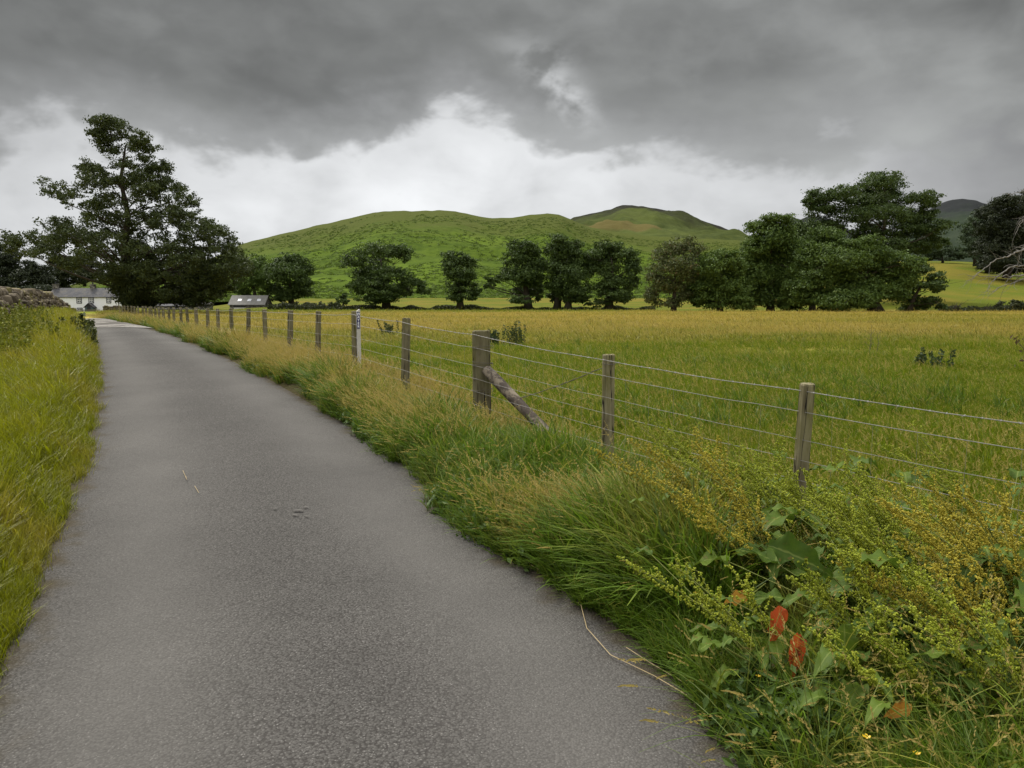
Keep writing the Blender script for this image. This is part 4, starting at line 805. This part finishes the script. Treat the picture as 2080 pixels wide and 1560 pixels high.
# ------------------------------------------------------------------ bracken on the fell
brk = [clumpmesh('bracken_clump', M['bracken'], 40, .30, 1.4, .38, 300+i) for i in range(4)]
n = 42000; a = rng.integers(0, HX.shape[0]-1, n); fr_ = rng.uniform(0, 1, n)**1.2*.93; c = (fr_*(HX.shape[1]-1)).astype(int); fa, fb = rng.uniform(0, 1, n), fr_*(HX.shape[1]-1)-c
def lerp2(A): return (A[a, c]*(1-fa)+A[a+1, c]*fa)*(1-fb)+(A[a, c+1]*(1-fa)+A[a+1, c+1]*fa)*fb
P = np.stack([lerp2(HX), lerp2(HD), lerp2(HZ)-.25], 1); kp = (vnoise(P[:, 0], P[:, 1], 26, 31)+.4*vnoise(P[:, 0], P[:, 1], 8, 32)) > .52; P = P[kp]
scatter('bracken', 'clumps of bracken covering the green hill', brk, P, np.zeros(len(P)), rng.uniform(.5, 1.25, len(P)))
# ------------------------------------------------------------------ docks by the fence
def mk_dock(name, c0, c1, vein, nsc=30, trans=.3, spots=None):
    m, b = newmat(name); tn = attr(b, 'tone'); p = objc(b); n = b.noise(p, nsc, 4); ac = attr(b, 'rib')
    c = b.mix(b.math('ADD', b.math('MULTIPLY', tn, .6), b.math('MULTIPLY_ADD', n, .8, -.2), clamp=True), c0, c1)
    c = b.mix(b.math('MULTIPLY', b.smooth(ac, .12, .02), .7), c, vein)
    if spots: c = b.mix(b.smooth(b.noise(p, 26, 3), .60, .68), c, spots)
    finish(b, c, .62, .2, n, .35, .004, trans); return m
M['dockleaf'] = mk_dock('dock_leaf', (.040, .080, .008), (.105, .155, .014), (.18, .22, .05), spots=(.12, .10, .02))
M['redleaf'] = mk_dock('red_leaf', (.42, .028, .012), (.44, .10, .022), (.50, .20, .05), 9, .3, (.14, .03, .012))
M['orangeleaf'] = mk_dock('orange_leaf', (.35, .14, .02), (.45, .26, .04), (.5, .35, .08), 14, .3, (.22, .10, .02))
m, b = newmat('dock_stem'); n = b.noise(pos(b), 12, 3); finish(b, b.mix(n, (.13, .17, .03), (.24, .24, .06)), .55, .3); M['dockstem'] = m
def seedmat(name, a, c):
    m, b = newmat(name); tn = attr(b, 'tone'); n = b.noise(objc(b), 7, 2); finish(b, b.mix(b.math('ADD', b.math('MULTIPLY', tn, .6), b.math('MULTIPLY_ADD', n, .9, -.25), clamp=True), a, c), .65, .25, trans=.25); return m
M['seedgreen'] = seedmat('green_seed', (.19, .25, .012), (.40, .42, .035)); M['seedochre'] = seedmat('ochre_seed', (.28, .24, .018), (.52, .43, .045)); M['seedbrown'] = seedmat('brown_seed', (.05, .035, .018), (.12, .085, .04))
def leaf_blade(mbV, L, wd, base, dirv, up, r, droop=.5, wave=1.0, fold=.25):
    nu, nv = 14, 7; u = np.linspace(0, 1, nu); v = np.linspace(-1, 1, nv)
    wdt = wd*(np.sin(np.pi*np.clip(u*.97+.02, 0, 1)**.75)**.85+.03)*(1-.25*u)
    d = np.array(dirv, float); d /= np.linalg.norm(d); sd_ = np.cross(d, up); sd_ /= np.linalg.norm(sd_)+1e-9; nn_ = np.cross(sd_, d)
    ph, fq = r.uniform(0, 6), r.uniform(14, 20)
    U, Vv = np.meshgrid(u, v, indexing='ij')
    edge_w = abs(Vv)**1.5*wd*.30*wave*np.sin(U*fq+ph+Vv*2)+wd*.05*wave*np.sin(U*31+Vv*5+ph)
    w_ = Vv*wdt[:, None]*(1+.09*wave*np.sin(U*fq*1.3+ph*2))
    hgt = fold*abs(Vv)*wdt[:, None]+edge_w-droop*L*U**2.0
    P = base+d*(L*(U-.15*droop*U**2))[..., None]+sd_*w_[..., None]+np.array([0, 0, 1.])*(hgt*.55)[..., None]+nn_*(hgt*.45)[..., None]
    i = np.arange(nu-1)[:, None]*nv; j = np.arange(nv-1)[None]; Q = np.stack([i+j, i+j+1, i+nv+j+1, i+nv+j], -1).reshape(-1, 4)
    rib = np.minimum(abs(Vv), .3+.7*abs(np.sin(U*22-abs(Vv)*3)))
    mbV.append((P.reshape(-1, 3), Q, rib.ravel(), np.full(len(Q), r.uniform(0, 1))))
def build_leaves(name, lst, mat, root):
    n = 0; V, Q, A, T = [], [], [], []
    for p, q, a, t in lst: V.append(p); Q.append(q+n); A.append(a); T.append(t); n += len(p)
    return link(name, mesh_np(name, np.vstack(V), np.vstack(Q), [M[mat]], True, {'rib': np.concatenate(A)}, {'tone': np.concatenate(T)}), root)
def dock_parts(seed, H, nst, seedm, nleaf, lean=(-.62, .05), bare=False, Lf=(.16, .34)):
    r = np.random.default_rng(seed); stem = MB(); SV, ST, leaves = [], [], []
    def seeds(P0, P1, dens, s):
        n = max(3, int(np.linalg.norm(P1-P0)*dens)); t = r.uniform(0, 1, n)[:, None]; wh = (np.round(t*n/7)/max(1, n/7))*.75+t*.25
        C = P0+(P1-P0)*wh+r.normal(0, s*1.25, (n, 3)); SV.append((C, s*1.45))
    for k in range(nst):
        b0 = np.array([*r.normal(0, .05, 2), -.05]); h = H*r.uniform(.72, 1.08); ln = np.array(lean)*r.uniform(.5, 1.4)+r.normal(0, .16, 2); t = np.linspace(0, 1, 12)
        P = np.stack([b0[0]+ln[0]*h*t**1.6, b0[1]+ln[1]*h*t**1.6, b0[2]+(h+.05)*(t-.12*t**3*np.linalg.norm(ln))], 1); stem.tube(P, np.linspace(.0055, .0018, 12), 5, False)
        for q in np.linspace(.34, .97, int(r.integers(10, 15))):
            p0 = np.array([np.interp(q, t, P[:, c]) for c in range(3)]); a = r.uniform(0, 2*math.pi); bl = .20*(1.12-q)*r.uniform(.7, 1.3)*H/.7+.03
            dv = np.array([math.cos(a)*.55+ln[0]*.7, math.sin(a)*.55+ln[1]*.7, .85]); p1 = p0+dv*bl*.9; p2 = p1+np.array([dv[0]*.5-.12, dv[1]*.5, .15])*bl*.7
            stem.tube([p0, p1, p2], [.0017, .0013, .0008], 4, False); seeds(p0+(p1-p0)*.15, p1, 300, .0034); seeds(p1, p2, 320, .0030)
        seeds(P[5], P[-1], 300, .0036)
        for q in r.uniform(.1, .62, 4 if nleaf > 3 else 2):
            p0 = np.array([np.interp(q, t, P[:, c]) for c in range(3)]); a = r.uniform(0, 2*math.pi); L = r.uniform(.10, .22); leaf_blade(leaves, L, L*.2, p0, [math.cos(a)-.4, math.sin(a), .45], np.array([0, 0, 1.]), r, .5)
    for k in range(nleaf):
        a = r.uniform(0, 2*math.pi); L = r.uniform(*Lf); z0 = r.uniform(.08, .62)*H/.6; b0 = np.array([math.cos(a)*.04, math.sin(a)*.04, -.02]); dv = np.array([math.cos(a)*.9-.2, math.sin(a)*.9, r.uniform(.4, .9)])
        e_ = b0+dv*(.06+z0*.8); stem.tube([b0, (b0+e_)/2+[0, 0, .03], e_], [.003, .0026, .002], 4, False); leaf_blade(leaves, L, L*r.uniform(.20, .27), e_, dv*[1, 1, .8], np.array([0, 0, 1.]), r, r.uniform(.4, 1.0))
    return stem, SV, leaves
def seed_mesh(name, SV, mat, root, seed):
    r = np.random.default_rng(seed); C = np.vstack([c for c, s in SV]); S = np.concatenate([np.full(len(c), s) for c, s in SV])[:, None]; n = len(C)
    A = r.normal(0, 1, (n, 3)); A /= np.linalg.norm(A, axis=1)[:, None]; B_ = np.cross(A, r.normal(0, 1, (n, 3))); B_ /= np.linalg.norm(B_, axis=1)[:, None]; D = np.cross(A, B_)
    V = np.stack([C+A*S*1.3, C+B_*S, C-A*S*1.3, C-B_*S, C+D*S*.8, C-D*S*.8], 1).reshape(-1, 3); i = np.arange(n)[:, None]*6
    T = np.concatenate([i+np.array([[a, c, e]]) for a, c, e in ((0,1,4),(1,2,4),(2,3,4),(3,0,4),(1,0,5),(2,1,5),(3,2,5),(0,3,5))])
    return link(name, mesh_np(name, V, T, [M[mat]], False, None, {'tone': np.tile(r.uniform(0, 1, n), 8)}), root)
def dock(label, X, Y, H, seed, nst, seedm, nleaf, rz=0., group='dock plants by the fence', **kw):
    if X/Y < .38 or Y < 3.05: kw = dict(kw, Lf=(.10, .18)); nleaf -= 3
    nst += 2; nleaf += 8; root = tag(empty('dock_plant', (X, Y, float(Hg(X, Y)))), label, 'dock plant', group)
    stem, SV, lv = dock_parts(seed, H*1.22, nst, seedm, nleaf, **kw); stem.build('stem', M['dockstem'], root, True); seed_mesh('seed_head', SV, seedm, root, seed)
    if lv: build_leaves('foliage', lv, 'dockleaf', root)
    return root
DK = [(1.10,3.02,.46,1,'seedgreen',5,'leafy dock plant with two hanging red leaves at the lane edge'),
 (1.36,3.80,.66,3,'seedochre',6,'dock plant with ochre seed spikes leaning over the verge grass'),
 (1.52,2.95,.50,3,'seedgreen',9,'low green dock just right of the red leaves'),
 (1.50,2.55,.40,2,'seedgreen',7,'dock low in the bottom corner grass with one orange leaf'),
 (1.92,2.85,.56,4,'seedochre',8,'dense ochre seeded dock at the bottom right corner'),
 (1.85,2.45,.50,3,'seedgreen',9,'green dock cut by the bottom edge of the photo'),
 (1.72,3.35,.58,4,'seedgreen',9,'dock with a broad bright leaf in the middle of the dock bed'),
 (2.25,3.25,.60,4,'seedochre',7,'dock with mixed ochre and green spikes near the right edge'),
 (1.62,4.25,.64,4,'seedgreen',7,'dock in the middle of the bed, straight below the nearest fence post'),
 (2.10,3.95,.64,4,'seedgreen',7,'tall green seeded dock right of the nearest fence post'),
 (2.60,3.85,.60,3,'seedochre',5,'ochre dock on the right edge under the lowest wire'),
 (1.58,5.35,.64,4,'seedgreen',6,'dark green dock left of the nearest fence post'),
 (1.92,5.02,.60,3,'seedgreen',5,'dock growing around the foot of the nearest fence post'),
 (2.42,4.55,.58,4,'seedgreen',4,'green dock behind the wires, right of the nearest post'),
 (3.10,4.75,.84,0,'seedgreen',3,'lone tall dock with arching top near the right edge'),
 (1.32,4.45,.60,3,'seedochre',4,'rusty seeded dock at the left end of the dock bed'),
 (2.02,3.50,.56,3,'seedgreen',8,'leafy dock between the broad leaved dock and the right edge'),
 (1.86,3.10,.50,3,'seedgreen',8,'green dock just above the ochre one in the bottom right corner'),
 (1.90,4.50,.60,3,'seedgreen',5,'green seeded dock just right of the foot of the nearest post'),
 (2.36,3.60,.54,3,'seedochre',5,'ochre dock halfway up the right edge')]
for i, (X, Y, H, ns, sm, nl, lab) in enumerate(DK):
    d_ = dock(lab, X, Y, H, 400+i, ns, sm, nl); bz_ = np.array(d_.location); r = np.random.default_rng(600+i)
    def extra(px, py, yy, dv, L, wd, mat, nm, lbl, droop=.3):
        l_ = []; leaf_blade(l_, L, wd, at(px, py, yy)-bz_, dv, np.array([.2, -1., .3]), r, droop, 1.5, .55); o_ = build_leaves(nm, l_, mat, d_); o_['label'] = lbl
        st_ = MB(); e_ = at(px, py, yy)-bz_; st_.tube([[0, 0, 0], e_*.5+[0, 0, .08], e_], [.003, .0025, .002], 4, False); st_.build('leaf_stalk', M['dockstem'], d_)
    if i == 0:
        extra(1585, 1232, 2.92, (-.25, -.2, -1), .155, .038, 'redleaf', 'red_leaf', 'red and orange hanging leaf'); extra(1622, 1288, 2.78, (-.12, -.15, -1), .165, .036, 'redleaf', 'red_leaf', 'bright red hanging leaf')
    if i == 2: extra(1715, 1268, 2.75, (.0, -.2, -1), .17, .05, 'dockleaf', 'broad_leaf', 'pale green hanging leaf')
    if i == 3: extra(1852, 1436, 2.40, (-1, -.2, -.15), .10, .028, 'orangeleaf', 'orange_leaf', 'orange leaf')
    if i == 6: extra(1560, 1108, 3.1, (1, -.3, -.25), .28, .06, 'dockleaf', 'broad_leaf', 'broad bright green leaf')
    if i == 1: extra(1520, 1212, 3.2, (-1, -.2, -.05), .11, .03, 'orangeleaf', 'orange_leaf', 'pinkish orange leaf')
# two buttercups in the bottom corner and a few along the verge
m, b = newmat('buttercup_petal'); finish(b, (.75, .50, .01), .35, .5, trans=.25); M['petal'] = m
def buttercup(label, px, py, Y, s=.011):
    p = at(px, py, Y); z0 = float(Hg(p[0], Y)); root = tag(empty('buttercup', (p[0], Y, z0)), label, 'flower', 'buttercups in the verge'); h = p[2]-z0
    mb = MB(); mb.tube([[.03, .02, -.02], [.02, .01, h*.6], [0, 0, h]], .0012, 4); mb.build('stem', M['dockstem'], root); mb = MB()
    for k in range(5):
        a = k*2*math.pi/5; d = np.array([math.cos(a), math.sin(a), .55]); e = np.array([-math.sin(a), math.cos(a), 0]); c = np.array([0, 0, h])
        mb.add([c, c+d*s*.6+e*s*.55, c+d*s*1.1+e*s*.3+[0, 0, s*.2], c+d*s*1.1-e*s*.3+[0, 0, s*.2], c+d*s*.6-e*s*.55], [[0,1,2,4],[4,2,3,3]][:1], [[4,2,3]])
    o = mb.build('petals', M['petal'], root); o.rotation_euler[0] = 0
buttercup('bright yellow buttercup in the bottom corner grass', 1760, 1500, 2.22); buttercup('orange yellow buttercup nearest the bottom edge', 1862, 1533, 2.18, .010)
buttercup('tiny yellow buttercup low beside the red dock leaves', 1540, 1375, 2.75, .008); buttercup('tiny pale buttercup in the verge grass left of the docks', 1412, 1206, 3.4, .008)
# ------------------------------------------------------------------ weeds along the wall
def weed_parts(seed, H, n, ls, sp=.12):
    r = np.random.default_rng(seed); st_ = MB(); C, O = [], []
    for k in range(n):
        b0 = np.array([*r.normal(0, sp, 2), -.05]); h = H*r.uniform(.6, 1.1); ln = r.normal(0, .14, 2)+[-.08, 0]; t = np.linspace(0, 1, 6); P = np.stack([b0[0]+ln[0]*h*t**1.5, b0[1]+ln[1]*h*t**1.5, b0[2]+h*t], 1)
        st_.tube(P, np.linspace(.005, .002, 6), 4, False); st_.tube([[0, 0, -.03], b0*.5+[0, 0, .0], b0+[0, 0, .03]], .004, 4, False)
        for q in np.arange(.15, 1.0, .055):
            p = np.array([np.interp(q, t, P[:, c]) for c in range(3)])
            for _ in range(4):
                a = r.uniform(0, 6.28); d = np.array([math.cos(a), math.sin(a), r.uniform(-.1, .4)]); C.append(p+d*ls*r.uniform(.4, 1.3)*(1.15-.6*q)); O.append(d*.4)
    V, Q = leafquads(np.array(C), ls*.62, np.array(O), r, .5); fm = mesh_np('foliage', V, Q, [], False, None, {'tone': r.uniform(0, 1, len(Q))})
    return st_, fm
def weed_proto(name, label, cat, group, seed, H, n, ls, mat, loc, sp=.12):
    root = tag(empty(name, loc), label, cat, group); s_, fm = weed_parts(seed, H, n, ls, sp); s_.build('stem', M['dockstem'], root); fm.materials.append(M[mat]); link('foliage', fm, root); return root
def copy_thing(src, loc, rz, sc_):
    o = src.copy(); COL.objects.link(o); o.location = tuple(loc); o.rotation_euler[2] = rz; o.scale = (sc_,)*3
    for ch in src.children:
        c_ = ch.copy(); COL.objects.link(c_); c_.parent = o
    return o
GN_ = 'nettles and weeds along the foot of the stone wall'
prot = [weed_proto('nettle_plant', 'leafy green nettle growing at the foot of the stone wall', 'nettle', GN_, 700+k, .72, 6, .048, 'weed', (0, 0, 0), .2) for k in range(4)]
cnt = 0; spots = []
for Y in np.arange(11.5, 40, .42):
    for _ in range(2 if Y < 26 else 1):
        yy = Y+rng.uniform(-.3, .3); xl, xw = float(XL(yy)), float(XWl(yy)); k = rng.uniform(.0, .62)**1.0; spots.append((xw+.35+(xl-xw-.9)*k, yy))
for k, (x, y) in enumerate(spots):
    o = prot[k] if k < 4 else copy_thing(prot[k % 4], (0, 0, 0), 0, 1)
    o.location = (x, y, float(Hg(x, y))); o.rotation_euler[2] = rng.uniform(0, 6.28); o.scale = (rng.uniform(.65, 1.15)*(1 if y < 22 else .6),)*3
for k, (px, py, Y, H) in enumerate(((165, 690, 19.5, .62), (176, 700, 18.0, .46))):
    p = at(px, py, Y); p[2] = float(Hg(p[0], Y)); weed_proto('burdock_plant', ('taller' if k == 0 else 'shorter')+' dark stalked burdock at the left edge of the lane', 'burdock', 'burdocks at the lane edge', 740+k, H, 7, .10, 'weeddark', p, .16)
# thistles standing in the hay
for k, (px, py, Y, H, lab) in enumerate(((1007, 696, 24, .5, 'dark green thistle in the hay just behind the strainer post'), (1055, 696, 25, .68, 'taller many headed thistle in the hay right of the strainer post'), (788, 684, 30, .62, 'pale thistle in the hay left of the strainer post'), (1896, 746, 16.5, .42, 'grey green thistle in the hay toward the right edge'))):
    p = at(px, py, Y); p[2] = float(Hg(p[0], Y)); weed_proto('thistle_plant', lab, 'thistle', 'thistles in the meadow', 760+k, H*1.2, 12 if k != 3 else 8, .06, 'thistle', p, .16)
p = at(1772, 720, 20); p[2] = float(Hg(p[0], 20)); dr_ = tag(empty('dead_stalks', p), 'thin dead brown stalks standing in the hay below the big spreading oak', 'dead stalks'); mb = MB()
for q in range(3):
    x = rng.normal(0, .12); mb.tube([[x, 0, -.05], [x+.05, 0, .4], [x+.02*q, .02, .7+.08*q]], [.006, .005, .003], 4)
    for z in (.3, .45, .6): mb.tube([[x+.04, 0, z], [x+.12*(-1)**q, .03, z+.12]], .003, 4)
mb.build('dead_stalks', M['rope'], dr_)
# ------------------------------------------------------------------ dead tree reaching in from the right
DY = 30.; db = at(2215, 664, DY); db[2] = float(Hg(db[0], DY)); dt = tag(empty('dead_tree', db), 'bare grey dead tree reaching its branches in from the right edge', 'tree')
mb = MB(); P = np.array([[0, 0, -.2], [.05, 0, 1.2], [-.1, .1, 2.6], [.05, .1, 4.4], [.0, .2, 6.6]]); mb.tube(P, [.34, .27, .22, .15, .06], 10); mb.build('trunk', M['deadbark'], dt, True)
r = np.random.default_rng(77)
def branch(pts, r0, tw=10):
    Y0 = DY; n = len(pts); ys = Y0-np.linspace(0, 1, n)*r.uniform(-.6, 1.4); P = np.array([at(a, c, y) for (a, c), y in zip(pts, ys)])-db; mb = MB()
    tt = np.linspace(0, n-1, n*5); Pd = np.stack([np.interp(tt, np.arange(n), P[:, c]) for c in range(3)], 1); Pd[1:-1] += r.normal(0, .018, (len(Pd)-2, 3)); rr = np.linspace(r0, .006, len(Pd)); mb.tube(Pd, rr, 6)
    for _ in range(tw):
        k = r.integers(len(Pd)//4, len(Pd)-1); d = Pd[min(k+1, len(Pd)-1)]-Pd[k-1]; d /= np.linalg.norm(d); L = r.uniform(.25, .9); q = Pd[k]; pts_ = [q]; dd = d+r.normal(0, .55, 3)
        for s_ in range(4): dd = dd/np.linalg.norm(dd)+r.normal(0, .25, 3)+np.array([-.05, 0, -.06]); q = q+dd/np.linalg.norm(dd)*L/4; pts_.append(q)
        mb.tube(pts_, np.linspace(rr[k]*.55, .003, 5), 4, False)
    mb.build('branch', M['deadbark'], dt, True)
for pts, r0 in (([(2212,540),(2150,548),(2100,555),(2065,561),(2035,562),(2000,561),(1965,560)], .05), ([(2212,470),(2130,490),(2080,506),(2060,515),(2045,522),(2022,527),(2000,545),(1978,563),(1962,576)], .045), ([(2130,490),(2095,490),(2078,502),(2070,530),(2062,556)], .03),
    ([(2212,560),(2130,560),(2090,562),(2060,573),(2030,583),(2008,602)], .04), ([(2130,528),(2080,540),(2055,541),(2025,562),(2010,580),(2006,592)], .035), ([(2212,430),(2130,425),(2085,440),(2072,455),(2065,472)], .03), ([(2212,370),(2130,365),(2090,372),(2076,388),(2048,395)], .03), ([(2130,560),(2080,548),(2062,520),(2050,505)], .02)): branch(pts, r0)
for k, (px, lab) in enumerate(((1938, 'bare broken twigs sticking out of the hedge beside the dark layered tree'), (2003, 'small bare twigs in the hedge near the right edge'))):
    p = at(px, 634, 103.5); o = tag(empty('dead_bush', p), lab, 'dead bush', 'bare twigs in the far hedge'); mb = MB()
    for q in range(7 if k == 0 else 5):
        a = r.normal(.3, .5); h = r.uniform(1.0, 1.9)*(1 if k == 0 else .7); mb.tube([[r.normal(0, .3), 0, -.1], [a*.5, r.normal(0, .2), h*.55], [a*1.3, r.normal(0, .3), h]], [.05, .035, .012], 5)
    mb.build('twigs', M['bark'], o)
# bramble twig leaning in at the right edge, nearer than the meadow
p = at(2140, 760, 6.2); p[2] = float(Hg(p[0], 6.2)); br_ = tag(empty('hawthorn_sapling', p), 'brown leaved twig poking in at the right edge above the wires', 'sapling'); mb = MB()
q0 = at(2135, 800, 6.2)-p; q1 = at(2085, 715, 6.2)-p; q2 = at(2062, 688, 6.2)-p; mb.tube([[0, 0, -.05], q0, q1, q2], [.008, .006, .004, .002], 5); mb.tube([q1, at(2070, 735, 6.2)-p], .002, 4); mb.tube([q1, at(2090, 680, 6.2)-p], .002, 4); mb.build('stem', M['rope'], br_)
C = np.vstack([(q2 if k % 2 else at(2075, 690+3*k, 6.2)-p)+r.normal(0, .025, 3) for k in range(16)]); V, Q = leafquads(C, .02, r.normal(0, .3, (16, 3)), r); fm = mesh_np('foliage', V, Q, [M['seedbrown']], False, None, {'tone': r.uniform(0, 1, 16)}); link('foliage', fm, br_)
# ------------------------------------------------------------------ fallen straws on the tarmac
m, b = newmat('dry_straw'); n = b.noise(pos(b), 8, 3); finish(b, b.mix(n, (.26, .19, .10), (.42, .33, .18)), .7, .2); M['straw'] = m
def onroad(px, py): x, y = solve_ground(px, py); u = np.clip((x-XL(y))/(XR(y)-XL(y)), 0, 1); return np.array([x, y, float(zr(y))+.035*math.sin(math.pi*u)+.004])
for pts, lab in (([(1180,1235),(1192,1285),(1240,1340),(1330,1380),(1395,1420)], 'long pale straw curving along the tarmac edge'), ([(1272,1322),(1320,1352),(1400,1400)], 'short straight straw beside the long curved one on the tarmac'), ([(1030,1125),(1075,1152),(1110,1172)], 'dry stalk lying against the verge on the tarmac'), ([(372,966),(380,985),(378,978)], 'tiny straw in the middle of the lane'), ([(396,998),(404,1012)], 'second tiny straw in the middle of the lane')):
    P = np.array([onroad(*q) for q in pts]); P[:, 2] += .006+rng.uniform(0, .006, len(P)); mb = MB(); mb.tube(P-P[0], [.0022]*len(P), 4); tag(mb.build('dry_straw', M['straw'], None, False, P[0]), lab, 'straw', 'straws on the tarmac')
# a shallow scuff in the tarmac with pale rims
m, b = newmat('scuffed_tarmac'); n = b.noise(pos(b), 40, 4); finish(b, b.mix(n, (.04, .036, .03), (.16, .15, .135)), .9, .2, n, .8, .01); M['scuff'] = m
mb = MB(); r = np.random.default_rng(9)
for (px, py, s_) in ((608, 1047, .055), (622, 1040, .035), (556, 1043, .03), (600, 1056, .05), (622, 1058, .03)):
    c = onroad(px, py)+[0, 0, .002]; k = 11; th = np.arange(k)*2*math.pi/k; rr = s_*.75*r.uniform(.25, 1, k); V = np.vstack([np.stack([c[0]+rr*np.cos(th)*1.2, c[1]+rr*np.sin(th)*.55, np.full(k, c[2])], 1), [c+[0, 0, .001]]]); mb.add(V, [], [[a, (a+1) % k, k] for a in range(k)])
tag(mb.build('road_scuff', M['scuff']), 'small pale scuff marks in the tarmac', kind='structure')
